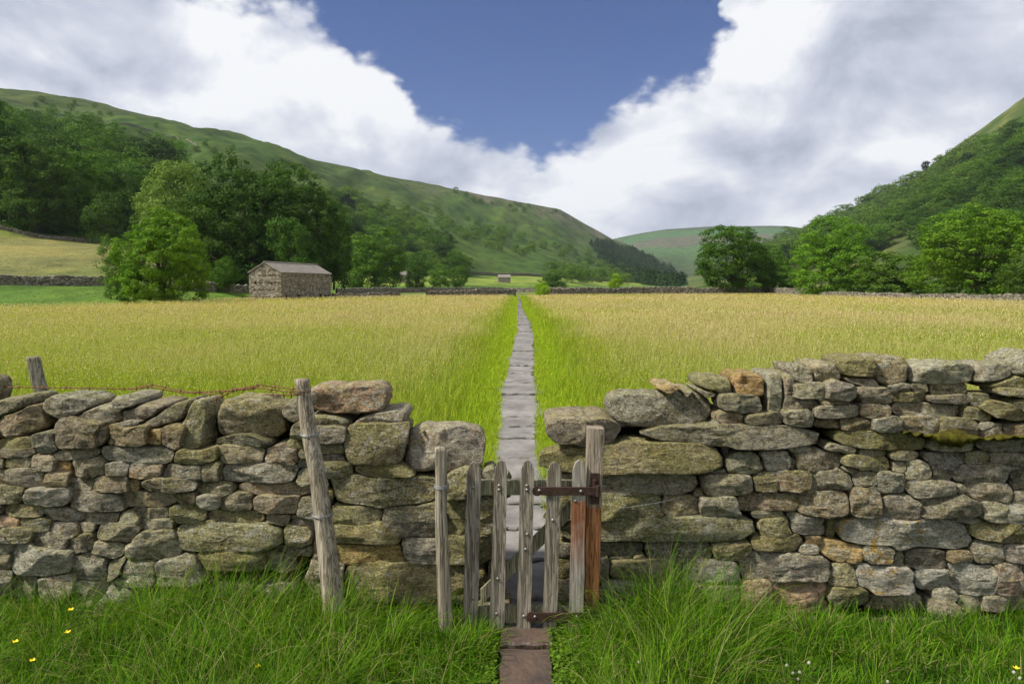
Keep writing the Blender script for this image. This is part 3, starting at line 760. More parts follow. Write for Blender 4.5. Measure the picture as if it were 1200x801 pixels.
# ------------------------------------------------------------------ gate
GYp = 3.52
def gp(px, py, Y=GYp): return np.array([float(t) for t in P(px, py, Y)])
def plank(name, tl, tr, bl, br, Y, th, mat, parent, peak=0, nseg=26, seed=0, base=None):
    """tapering board between four measured corners, with worn edges"""
    tl, tr, bl, br = gp(*tl, Y), gp(*tr, Y), gp(*bl, Y), gp(*br, Y)
    r = RS(seed); V = []; cs = 10
    prof = [(-1, -1), (-.5, -1.04), (0, -1.05), (.5, -1.04), (1, -1), (1, 1), (.5, 1.03), (0, 1.03), (-.5, 1.03), (-1, 1)]
    for k in range(nseg + 1):
        t = k / nseg
        L = bl + (tl - bl) * t; Rr = br + (tr - br) * t; c_ = (L + Rr) / 2; h = (Rr - L) / 2
        wv = 1 + .04 * vnoise(np.array([t * 9 + seed]), np.array([1.0]), np.array([0.]))[0]
        for (u, w) in prof:
            z_add = 0; uu = u * wv * (.97 if abs(w) == 1 and abs(u) == 1 else 1)
            if peak and t > .94: uu *= 1 - ((t - .94) / .06) ** 2.0 * (.42 + .06 * (seed % 3))
            V.append(c_ + h * uu + np.array([0, w * th / 2, z_add + (1 - abs(u)) * (peak if k == nseg else 0)]))
    V = np.array(V)
    V += (fbm(V[:, 0] * 40 + seed, V[:, 1] * 40, V[:, 2] * 7, 3) * .0022)[:, None]
    ii = np.arange(nseg)[:, None] * cs + np.arange(cs)[None]; jj = np.arange(nseg)[:, None] * cs + (np.arange(cs)[None] + 1) % cs
    f = [tuple(q) for q in np.stack([ii, jj, jj + cs, ii + cs], -1).reshape(-1, 4)]
    f += [tuple(range(cs))[::-1], tuple(nseg * cs + k for k in range(cs))]
    b0 = base if base is not None else (bl + br) / 2
    o = mesh_obj(name, V, f, mat, None, smooth=False, loc=b0)
    if parent: o.parent = parent; o.location = Vector(b0) - parent.location
    return o
g0 = gp(618, 739)
gate = empty('picket_gate', (g0[0], g0[1], 0.0), 'narrow weathered oak gate of five round-topped pickets between the two walls', 'gate')
def bolt(px, py, parent, Y=GYp - .016, r=.0085):
    c_ = gp(px, py, Y); m = MB(); n = 10; vs = []; fs = []
    for a in range(4):
        ph = math.pi / 2 * a / 3
        for k in range(n):
            t = 2 * math.pi * k / n; rad = r * math.cos(ph) if a < 3 else r * .05
            vs.append((c_[0] + rad * math.cos(t), c_[1] - r * .75 * math.sin(ph) + .004, c_[2] + rad * math.sin(t)))
    for a in range(3):
        for k in range(n): fs.append((a * n + k, a * n + (k + 1) % n, (a + 1) * n + (k + 1) % n, (a + 1) * n + k))
    m.add(vs, fs); o = m.build('bolt', M['bolt'], smooth=True, loc=tuple(c_))
    o.parent = parent; pw_ = parent.location + (parent.parent.location if parent.parent else Vector())
    o.location = Vector(c_) - pw_
pk = [((547, 543), (564, 543), (542, 737), (560, 736), [(554.5, 571), (555, 701.5), (551, 717)]),
      ((579.5, 541), (595, 541), (573, 739), (591, 739), [(585, 569), (585, 574), (583.5, 678), (582, 719)]),
      ((610, 541), (626.5, 541), (605, 740), (622, 740), [(617.5, 569), (617.5, 574), (618, 626), (616, 643.5), (614, 722)]),
      ((641.5, 543), (658.5, 543), (635.5, 738), (652, 738), [(648, 609.5)]),
      ((671, 541), (687, 541), (666, 740), (683.5, 740), [(674.5, 587)])]
for k, (a, b, c_, d, bl_) in enumerate(pk):
    o = plank('picket', a, b, c_, d, GYp, .022, M['picket_rust'] if k == 4 else M['picket'], gate, peak=.012, seed=k * 5 + 1)
    if k == 4: o['label'] = 'rust-stained picket by the hinge'
    for (x, y) in bl_: bolt(x, y, o)
def hrail(name, x0, x1, ya, yb, Y, th, mat, seed):
    o = plank(name, (x0, ya), (x0, yb), (x1, ya - 0), (x1, yb), Y, th, mat, gate, seed=seed)
    return o
YB = GYp + .029
hrail('rail', 560, 697, 562, 579, YB, .03, M['rail'], 21)
hrail('rail', 556, 690, 709, 728, YB, .03, M['rail'], 23)
o = plank('brace', (668, 585), (668, 607), (563, 690), (563, 709), GYp + .058, .022, M['rail'], gate, seed=29)
# strap hinges
def strap(x0, x1, ya, yb, bolts):
    m = MB(); a = gp(x0, yb, GYp - .02); b = gp(x1, ya, GYp - .02)
    m.box(a[0], GYp - .021, a[2], b[0], GYp - .0125, b[2])
    cx = (a[0]); m.tube([(a[0] + .002, GYp - .020, (a[2] + b[2]) / 2), (a[0] + .002, GYp - .012, (a[2] + b[2]) / 2)], (b[2] - a[2]) * .62, 14)
    m.tube([(b[0] + .004, GYp - .015, a[2] - .008), (b[0] + .004, GYp - .015, b[2] + .008)], .011, 10)
    o = m.build('strap_hinge', M['iron'], bevel=.0015, loc=(cx, GYp, a[2])); o.parent = gate; o.location = Vector((cx, GYp, a[2])) - gate.location
    for (x, y) in bolts: bolt(x, y, o, GYp - .0235)
strap(629, 700, 570.5, 580, [(632, 574.5), (681, 575.5)])
strap(623, 689, 717.5, 728, [(627, 722.5), (676, 722.5)])
# gate post
YP = GYp + .045
pb_ = gp(693, 740, YP); pb_[2] = -.05
o = plank('gate_post', (688, 500), (707, 501), (683, 752), (700, 752), YP, .07, M['gatepost'], None, peak=0, nseg=30, seed=41, base=np.array([pb_[0], YP, 0.0]))
post = empty('gate_post', (pb_[0], YP, 0.0), 'square gate post grey at the top and orange brown below, carrying the hinges', 'gate post')
o.name = 'post_shaft'; o.parent = post; o.location = (0, 0, 0)
m = MB(); a = gp(692, 590, YP - .04); b = gp(702.5, 554, YP - .04)
m.box(a[0], YP - .046, a[2], b[0], YP - .037, b[2]); mid = (a + b) / 2
m.tube([(mid[0] - .004, YP - .052, a[2] + .03), (mid[0] - .004, YP - .052, b[2] - .03)], .010, 10)
m.box(a[0] + .006, YP - .064, mid[2] - .035, a[0] + .03, YP - .046, mid[2] - .015)
o = m.build('hinge_plate', M['iron'], bevel=.0015); o.parent = post; o.location = -Vector(post.location)

# ------------------------------------------------------------------ round posts
def logpost(name, label, pts, rads, mat, n=18, seed=0, split=False, Y=3.5, ties=(), Ys=None):
    P3 = [gp(x, y, (Ys[k] if Ys else Y)) for k, (x, y) in enumerate(pts)]
    root = empty(name, (P3[-1][0], P3[-1][1], 0), label, 'post', None)
    # resample
    L = 40; tt_ = np.linspace(0, 1, L); ks = np.linspace(0, 1, len(P3))
    C_3 = np.stack([np.interp(tt_, ks, [p[i] for p in P3]) for i in range(3)], -1); rd = np.interp(tt_, ks, rads)
    C_3[:, 0] += vnoise(tt_ * 4 + seed, tt_ * 0, tt_ * 0) * .006
    V = []
    for k in range(L):
        for j in range(n):
            a = 2 * math.pi * j / n
            r_ = rd[k] * (1 + .05 * vnoise(np.array([math.cos(a) * 1.3 + seed]), np.array([math.sin(a) * 1.3]), np.array([k * .12]))[0])
            if split: r_ *= 1 - .28 * math.exp(-((a - 4.9) / .22) ** 2)
            V.append(C_3[k] + np.array([math.cos(a) * r_, math.sin(a) * r_, 0]))
    V.append(C_3[0] + np.array([0, 0, .004])); V.append(C_3[-1])
    ii = np.arange(L - 1)[:, None] * n + np.arange(n)[None]; jj = np.arange(L - 1)[:, None] * n + (np.arange(n)[None] + 1) % n
    f = [tuple(q) for q in np.stack([ii, ii + n, jj + n, jj], -1).reshape(-1, 4)]
    f += [(L * n, j, (j + 1) % n) for j in range(n)]
    o = mesh_obj('log', np.array(V), f, mat, smooth=True, loc=root.location); o.parent = root; o.location = (0, 0, 0)
    for t_, turns in ties:
        k = int(t_ * (L - 1)); mbt = MB(); ptl = []
        for q in range(turns * 14 + 1):
            a = 2 * math.pi * q / 14
            ptl.append(C_3[k] + np.array([math.cos(a) * (rd[k] * 1.1 + .002), math.sin(a) * (rd[k] * 1.1 + .002), .006 * q / 14 + .004 * math.sin(a)]))
        ptl.append(ptl[-1] + np.array([.035, .03, .004]))
        mbt.tube(ptl, .0017, 5); w = mbt.build('wire_tie', M['gwire'], smooth=True); w.parent = root; w.location = -Vector(root.location)
    return root
logpost('log_post', 'thick weathered log post leaning against the left wall, barbed wire fixed to its top', [(354, 444), (372, 560), (391, 712)], [.036, .042, .052], M['log'], seed=2, ties=[(.29, 2), (.66, 2)], Ys=[3.56, 3.50, 3.45])
logpost('log_post', 'slim cracked log post at the latch side of the gate, before the big boulder', [(515.5, 524), (518, 600), (522, 745)], [.028, .030, .036], M['log'], seed=5, split=True, Y=3.46, ties=[(.31, 3)])
logpost('split_post', 'short grey split post leaning behind the left wall and rising above its cope', [(38, 418), (54, 475), (78, 560)], [.038, .042, .048], M['oldpost'], seed=9, split=True, Y=4.36)

# barbed wire
def wirepts(pl, Y0, Y1):
    out = []; 
    for k in range(len(pl) - 1):
        (x0, y0_), (x1, y1_) = pl[k], pl[k + 1]
        for q in range(10):
            t = q / 10; x = x0 + (x1 - x0) * t; y = y0_ + (y1_ - y0_) * t
            out.append((x, y + .25 * math.sin(x * .8)))
    out.append(pl[-1])
    X0, X1 = out[0][0], out[-1][0]
    return [gp(x, y, Y0 + (Y1 - Y0) * (x - X0) / (X1 - X0 + 1e-6)) for x, y in out]
wireroot = empty('barbed_wire', (-2, 4.2, 1.0), 'rusty barbed wire strung above the left wall between the posts', 'barbed wire')
def strand(pl, Y0, Y1, name='wire_strand', barb=True):
    p = wirepts(pl, Y0, Y1); m = MB()
    for ph in (0, math.pi):
        q = []
        for k in range(len(p) - 1):
            for s in range(3):
                t = s / 3; c_ = p[k] * (1 - t) + p[k + 1] * t; a = (k * 3 + s) * .9 + ph
                q.append(c_ + np.array([0, math.cos(a), math.sin(a)]) * .0022)
        m.tube(q, .0019, 4)
    if barb:
        for k in range(4, len(p) - 1, 5):
            c_ = p[k]
            for s in range(2):
                d = np.array([random.uniform(-.3, .3), random.uniform(-.5, .5), random.uniform(.6, 1)]); d = d / np.linalg.norm(d) * .016
                m.tube([c_ - d, c_ + d * 1.0], .0015, 4)
            m.tube([c_ - np.array([.006, 0, 0]), c_ + np.array([.006, 0, 0])], .0045, 6)
    w = m.build(name, M['wire'], smooth=True); w.parent = wireroot; w.location = -Vector(wireroot.location)
strand([(-140, 452), (0, 453), (56, 454), (110, 454.5), (150, 455.5), (175, 453), (215, 460), (262, 458), (300, 454), (345, 460)], 4.25, 3.54)
strand([(150, 453), (172, 470)], 4.05, 4.0)
strand([(160, 454), (180, 450.5), (215, 458), (250, 462), (275, 456), (305, 451), (348, 456)], 4.0, 3.54)
strand([(248, 470), (262, 463), (275, 457), (300, 455)], 3.9, 3.85)
strand([(310, 462), (335, 463), (350, 462)], 3.7, 3.54)
m = MB(); q = []
for k in range(22):
    a = k * .75; c_ = gp(354 + 1.2 * math.sin(k), 455 + k * .35, 3.555); q.append(c_ + np.array([math.cos(a) * .043, math.sin(a) * .043, 0]))
m.tube(q, .0022, 5); w = m.build('wire_coil', M['wire'], smooth=True); w.parent = wireroot; w.location = -Vector(wireroot.location)
m = MB(); m.tube([gp(700, 598, YP - .03), gp(735, 594, 3.56), gp(770, 589, 3.57), gp(800, 582, 3.62)], .0012, 4)
o = m.build('loose_wire', M['gwire'], smooth=True); tag(o, 'thin slack wire running from the gate post across the right wall', 'wire')

# ------------------------------------------------------------------ grass blades
def blades(base, L, W, az, lean, curl, col0, col1, seg=4, twist=None):
    """vectorised arching blades -> verts, faces, colours"""
    n = len(L); ts = np.linspace(0, 1, seg + 1)
    V = np.zeros((n, seg + 1, 2, 3)); C = np.zeros((n, seg + 1, 2, 3))
    pos = base.copy(); dirh = np.stack([np.cos(az), np.sin(az)], -1)
    wd = az + np.pi / 2 + (twist if twist is not None else 0)
    wv = np.stack([np.cos(wd), np.sin(wd), wd * 0], -1)
    for k, t in enumerate(ts):
        if k:
            a = lean + curl * (t - .5 / seg)
            st_ = (L / seg)[:, None]
            pos = pos + st_ * np.concatenate([dirh * np.sin(a)[:, None], np.cos(a)[:, None]], 1)
        w = (W * (1 - t ** 2.2) * .5 + W * .04)[:, None]
        V[:, k, 0] = pos - wv * w; V[:, k, 1] = pos + wv * w
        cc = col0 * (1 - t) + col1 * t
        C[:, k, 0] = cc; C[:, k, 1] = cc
    i = (np.arange(n)[:, None] * (seg + 1) + np.arange(seg)[None]) * 2
    f = np.stack([i, i + 1, i + 3, i + 2], -1).reshape(-1, 4)
    return V.reshape(-1, 3), f, C.reshape(-1, 3)
class Acc:
    def __init__(s): s.V = []; s.F = []; s.C = []; s.b = 0
    def add(s, v, f, c): s.V.append(v); s.F.append(f + s.b); s.C.append(c); s.b += len(v)
    def obj(s, name, mat, **k):
        o = mesh_obj(name, np.concatenate(s.V), np.concatenate(s.F), mat, col=np.concatenate(s.C), smooth=False, **k); return o
rg = RS(21)
HX = [-200, 0, 100, 200, 300, 400, 470, 520, 560, 585, 645, 680, 710, 740, 790, 850, 900, 960, 1000, 1060, 1100, 1200, 1400]
HH = [.33, .22, .27, .40, .40, .32, .24, .20, .15, .05, .05, .10, .20, .38, .46, .42, .23, .22, .14, .16, .13, .13, .2]
def fgpx(x, y): return 600 + x / y * F
acc = Acc()
# tussocks
nt = 1180
tx = rg.uniform(-4.6, 4.8, nt); ty = rg.uniform(2.25, 3.62, nt)
keep = (tx < -.12) | (tx > .22)
tx, ty = tx[keep], ty[keep]
tb = rg.uniform(.75, 1.25, len(tx)); th_ = rg.rand(len(tx)); taz = rg.uniform(0, 6.28, len(tx))
PAL = np.array([[.04, .125, .005], [.075, .20, .006], [.115, .26, .008], [.18, .34, .012], [.025, .09, .006]])
for k in range(len(tx)):
    nb = int(rg.uniform(90, 165)); h = np.interp(fgpx(tx[k], ty[k]), HX, HH)
    fr = (3.65 - ty[k]) / 1.3
    h = h * (1 - .35 * fr) * tb[k]
    a = rg.uniform(0, 6.28, nb); rad = np.abs(rg.normal(0, .06, nb))
    base = np.stack([tx[k] + np.cos(a) * rad, ty[k] + np.sin(a) * rad, np.zeros(nb)], -1)
    az = a + rg.normal(0, .8, nb); az = np.where(rg.rand(nb) < .35, taz[k] + rg.normal(0, .4, nb), az)
    L = h * rg.uniform(.5, 1.35, nb)
    W = rg.uniform(.0016, .0048, nb)
    lean = np.abs(rg.normal(.15, .22, nb)); curl = rg.uniform(.4, 2.6, nb)
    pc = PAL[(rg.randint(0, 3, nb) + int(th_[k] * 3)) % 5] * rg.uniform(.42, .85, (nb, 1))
    tip = pc * np.array([1.75, 1.6, 1.8])  # highlights put into the tip colour, roots kept darker as deep shade
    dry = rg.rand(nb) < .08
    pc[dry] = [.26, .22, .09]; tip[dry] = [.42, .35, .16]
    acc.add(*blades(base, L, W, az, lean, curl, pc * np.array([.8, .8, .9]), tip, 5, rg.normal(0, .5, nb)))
# low filler
nb = 42000
x = rg.uniform(-4.6, 4.8, nb); y = rg.uniform(2.2, 3.72, nb); kk = (x < -.09) | (x > .19); x, y = x[kk], y[kk]; nb = len(x)
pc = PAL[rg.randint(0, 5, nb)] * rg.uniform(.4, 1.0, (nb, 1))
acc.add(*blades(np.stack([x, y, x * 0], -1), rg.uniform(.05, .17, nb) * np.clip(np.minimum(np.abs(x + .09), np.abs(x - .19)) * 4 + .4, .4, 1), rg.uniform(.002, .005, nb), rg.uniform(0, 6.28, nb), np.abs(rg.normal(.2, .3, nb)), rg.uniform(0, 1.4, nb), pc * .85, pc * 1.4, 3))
# flowering stalks with thin seed heads
nb = 900
x = rg.uniform(-3.3, 3.3, nb); y = rg.uniform(2.4, 3.6, nb); kk = (x < -.2) | (x > .3); x, y = x[kk], y[kk]; nb = len(x)
h = np.interp(fgpx(x, y), HX, HH)
acc.add(*blades(np.stack([x, y, x * 0], -1), h * rg.uniform(.9, 1.4, nb), np.full(nb, .0016), rg.uniform(0, 6.28, nb), np.abs(rg.normal(.05, .15, nb)), rg.uniform(0, .7, nb), np.tile([.12, .18, .03], (nb, 1)), np.tile([.36, .33, .14], (nb, 1)), 4))
# small leaved clover mats along the stones
nl = 9000
x = np.concatenate([rg.normal(-.13, .07, nl // 2), rg.normal(.23, .05, nl // 4), rg.uniform(-3, 3, nl // 4)]); nl = len(x); y = rg.uniform(2.4, 3.6, nl); kk = (x < -.07) | (x > .18); x, y = x[kk], y[kk]; nl = len(x)
az = rg.uniform(0, 6.28, nl)
pc = np.array([.13, .23, .02]) * rg.uniform(.5, 1.2, (nl, 1))
acc.add(*blades(np.stack([x, y, rg.uniform(.01, .055, nl)], -1), rg.uniform(.010, .02, nl), rg.uniform(.009, .016, nl), az, rg.uniform(.8, 1.5, nl), rg.uniform(0, .5, nl), pc, pc * 1.1, 2))
o = acc.obj('roadside_grass', M['grass']); tag(o, 'lush long green grass growing in front of the near stone walls', 'grass', kind='stuff')

# weeds in wall foot / behind: meadow
acc = Acc(); fl = Acc()
def hay(Y0, Y1, dens, wmul, hmul, seg, far):
    """hay stems between two depths, density per m2"""
    # sample uniformly over the trapezoid of valley floor between the two depths
    a0, a1 = -900, 2100
    if far: a0, a1 = -250, 1450
    area = (a1 - a0) / F * (Y1 ** 2 - Y0 ** 2) / 2
    n = int(area * dens)
    y = np.sqrt(rg.uniform(Y0 ** 2, Y1 ** 2, n)); px = rg.uniform(a0, a1, n); x = (px - 600) / F * y
    d = x - pathx(y); ed = np.interp(px, EDX, EDY)
    wpath = np.interp(y, PTH_Y, PTH_W) / 2
    ad = np.abs(d)
    k = (ad > wpath + .02) & (y < ed); x, y, px, d, ad, wpath = x[k], y[k], px[k], d[k], ad[k], wpath[k]; n = len(x)
    patch = fbm(x / 2.2, y / 3.5, x * 0, 3); patch2 = fbm(x / 7, y / 12, x * 0 + 5, 3)
    # margins of the path are short and bright green, then rising to full hay
    mw = np.where(d < 0, .75, 1.0)
    near = sstep(0, 1, (ad - wpath) / mw)            # 0 on the verge
    hgt = (.10 + .37 * near) * rg.uniform(.45, 1.12, n) * hmul * (1 + .16 * patch2)
    tanf = sstep(.6, 2.4 , (ad - wpath) + patch * .45) * np.clip(sstep(3, 40, y + patch2 * 6) * .56 + .34 + patch2 * .32 + patch * .12, 0, 1)
    green = np.array([.22, .285, .026]); lime = np.array([.28, .39, .02]); tan = np.array([.60, .51, .26]); pink = np.array([.56, .43, .28])
    gg = mixc(green, lime, 1 - near) if False else green * near[:, None] + lime * (1 - near[:, None])
    gg = gg * rg.uniform(.7, 1.3, (n, 1))
    tcol = np.where((rg.rand(n) < .3 + .5 * patch2)[:, None], pink, tan) * rg.uniform(.75, 1.25, (n, 1))
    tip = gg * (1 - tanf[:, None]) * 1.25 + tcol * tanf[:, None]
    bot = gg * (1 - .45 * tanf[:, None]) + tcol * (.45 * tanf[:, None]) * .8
    sor = rg.rand(n) < .04; tip[sor] = [.34, .15, .07]
    isleaf = rg.rand(n) < .46
    tip[isleaf] = tip[isleaf] * .45 + gg[isleaf] * .65; hgt = np.where(isleaf, hgt * .78, hgt)
    W = rg.uniform(.7, 1.4, n) * wmul
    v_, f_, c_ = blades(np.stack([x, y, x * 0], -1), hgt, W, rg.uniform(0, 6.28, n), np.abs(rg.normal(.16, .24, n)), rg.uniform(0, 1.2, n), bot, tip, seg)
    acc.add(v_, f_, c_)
    return n
nn_ = hay(4.35, 7.5, 1500, .0038, 1, 4, False)
nn_ += hay(7.5, 14, 560, .006, 1, 3, False)
nn_ += hay(14, 30, 230, .008, 1, 3, True)
nn_ += hay(30, 60, 60, .018, 1.0, 2, True)
nn_ += hay(60, 140, 15, .04, 1.0, 2, True)
print('hay', nn_)
# loose seed heads: short fat tan dashes on top
for (Y0, Y1, dens, w_, l_) in ((4.5, 9, 1300, .0045, .018), (9, 18, 420, .008, .024), (18, 35, 110, .016, .038), (35, 70, 26, .034, .06), (70, 141, 6.5, .07, .11)):
    a0, a1 = -260, 1460; n = int((a1 - a0) / F * (Y1 ** 2 - Y0 ** 2) / 2 * dens)
    y = np.sqrt(rg.uniform(Y0 ** 2, Y1 ** 2, n)); px = rg.uniform(a0, a1, n); x = (px - 600) / F * y
    ad = np.abs(x - pathx(y)); k = (ad > .75 + rg.uniform(0, 1.5, n)) & (y < np.interp(px, EDX, EDY)); x, y, ad = x[k], y[k], ad[k]; n = len(x)
    p1 = fbm(x / 3, y / 6, x * 0 + 2, 3); p2 = fbm(x / 8, y / 15, x * 0 + 6, 3)
    u = rg.rand(n); tf = np.clip(.42 + .35 * sstep(5, 45, y) + .30 * p2 + .15 * p1, .1, .95)
    cc = np.where((u < tf * .55)[:, None], np.array([.63, .54, .29]), np.where((u < tf)[:, None], np.array([.58, .42, .26]), np.where((u < tf + .12)[:, None], np.array([.13, .19, .02]), np.array([.40, .46, .045]))))
    cc = cc * rg.uniform(.65, 1.12, (n, 1))
    acc.add(*blades(np.stack([x, y, rg.uniform(.30, .47, n)], -1), l_ * rg.uniform(.6, 1.3, n), w_ * rg.uniform(.8, 1.5, n), rg.uniform(0, 6.28, n), rg.uniform(.2, 1.5, n), np.zeros(n), cc, cc * 1.1, 1))
# verge turf: dense short lime grass beside the flags
for (Y0, Y1, n, s) in ((3.9, 9, 38000, 1), (9, 20, 32000, 1.8), (20, 60, 26000, 3.6), (60, 112, 6000, 7)):
    y = rg.uniform(Y0, Y1, n); sd = rg.choice([-1, 1], n); wp = np.interp(y, PTH_Y, PTH_W) / 2
    x = pathx(y) + sd * (wp - .03 + np.abs(rg.normal(0, .32, n)) - .03 * rg.rand(n))
    k = (y > 4.45) | ((x > -.09) & (x < .2)); x, y = x[k], y[k]; n2 = len(x)
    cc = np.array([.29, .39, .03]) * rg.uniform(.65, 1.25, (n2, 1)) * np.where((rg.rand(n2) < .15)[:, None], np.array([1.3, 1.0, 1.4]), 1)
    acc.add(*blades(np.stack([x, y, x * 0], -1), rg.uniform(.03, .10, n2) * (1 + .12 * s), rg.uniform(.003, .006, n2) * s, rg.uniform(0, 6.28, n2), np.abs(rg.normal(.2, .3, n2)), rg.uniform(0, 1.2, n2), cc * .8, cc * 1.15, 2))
# lush green tussocks behind the left wall end
for k in range(150):
    tx_ = rg.uniform(-1.15, -.45); ty_ = rg.uniform(4.6, 6.8); nb = 60
    a = rg.uniform(0, 6.28, nb); cc = np.array([.12, .27, .02]) * rg.uniform(.7, 1.3, (nb, 1))
    acc.add(*blades(np.stack([tx_ + np.cos(a) * .05, ty_ + np.sin(a) * .05, a * 0], -1), rg.uniform(.2, .42, nb), rg.uniform(.003, .006, nb), a, np.abs(rg.normal(.15, .15, nb)), rg.uniform(.2, 1.3, nb), cc, cc * 1.4, 4))
o = acc.obj('meadow_grass', M['meadow']); tag(o, 'tan and green hay meadow of seeding grasses on both sides of the path', 'grass', kind='stuff')
# buttercups scattered through the hay
facc = Acc()
for (Y0, Y1, n, s) in ((4.8, 9, 420, 1), (9, 20, 800, 1.25), (20, 60, 1200, 2.2), (60, 125, 500, 4)):
    y = np.sqrt(rg.uniform(Y0 ** 2, Y1 ** 2, n)); px = rg.uniform(-300, 1500, n); near = rg.rand(n) < .4
    x = (px - 600) / F * y; x = np.where(near, pathx(y) + rg.choice([-1, 1], n) * rg.uniform(.5, 2.2, n), x)
    pn = fbm(x / 2, y / 4, x * 0 + 8, 2); k = (pn > -.1) & (np.abs(x - pathx(y)) > .45) & (y < np.interp(px, EDX, EDY)); x, y = x[k], y[k]; n = len(x)
    z = rg.uniform(.28, .46, n)
    for q in range(3):
        a = q * 2.09 + rg.uniform(0, .5, n)
        cc = np.tile([.78, .60, .01], (n, 1))
        facc.add(*blades(np.stack([x, y, z], -1), np.full(n, .011 * s), np.full(n, .013 * s), a, np.full(n, 1.1), np.zeros(n), cc, cc, 2))
o = facc.obj('meadow_flowers', M['meadow']); tag(o, 'tiny yellow buttercups scattered through the hay meadow', 'flowers', kind='stuff')

# single flowers in the near grass
def mflat(name, c_): 
    t = NT(name); return t.principled(c_, .6)
M['petal'] = mflat('buttercup_petal', (.80, .58, .01)); M['clover'] = mflat('clover_white', (.62, .58, .5)); M['stem'] = mflat('stem', (.12, .2, .03))
def flower(name, label, group, px, py, Y, kind):
    c_ = gp(px, py, Y); root = empty(name, (c_[0], c_[1], 0), label, 'flower', group)
    m = MB(); m.tube([(0, 0, 0), (.01, 0, c_[2] * .5), (0, 0, c_[2])], .0013, 5); m.build('stem', M['stem'], root)
    if kind == 'b':
        for k in range(5):
            a = k * 1.2566 + px; m = MB(); d = Vector((math.cos(a), math.sin(a), .35)); s = Vector((-math.sin(a), math.cos(a), 0)); o0 = Vector((0, 0, c_[2]))
            m.add([o0, o0 + d * .007 + s * .005, o0 + d * .012 + s * .0035 + Vector((0, 0, .002)), o0 + d * .0135 + Vector((0, 0, .003)), o0 + d * .012 - s * .0035 + Vector((0, 0, .002)), o0 + d * .007 - s * .005], [(0, 1, 2, 3, 4, 5)])
            m.build('petal', M['petal'], root)
    else:
        m = MB()
        for k in range(46):
            z = 1 - 2 * (k + .5) / 46; a = k * 2.4; r_ = math.sqrt(1 - z * z); d = Vector((r_ * math.cos(a), r_ * math.sin(a), z))
            m.tube([Vector((0, 0, c_[2])) + d * .002, Vector((0, 0, c_[2])) + d * .0065], [.0012, .0008], 4)
        m.build('flower_head', M['clover'], root)
for k, (x, y, d, w) in enumerate([(83, 714.5, 3.15, 'upper one of the two by the middle of the left grass'), (79, 741, 3.05, 'large open one low in the left grass'), (18, 752, 3.0, 'beside the left picture edge, half hidden in blades'), (38, 774, 2.95, 'lowest one near the left corner'), (302, 781, 2.9, 'alone in the grass below the leaning log post'), (1191, 783, 2.9, 'alone at the bottom right corner')]):
    flower('buttercup', 'yellow buttercup, ' + w, 'buttercups in the roadside grass', x, y, d, 'b')
for k, (x, y) in enumerate([(749, 775), (807, 784), (761, 797), (948, 776), (929, 788), (937, 787), (935, 795), (1188, 787), (1195, 794), (1040, 798), (922, 779)]):
    flower('clover_flower', 'small white clover head in the grass right of the step stone', 'white clovers in the roadside grass', x, y, 2.95, 'c')

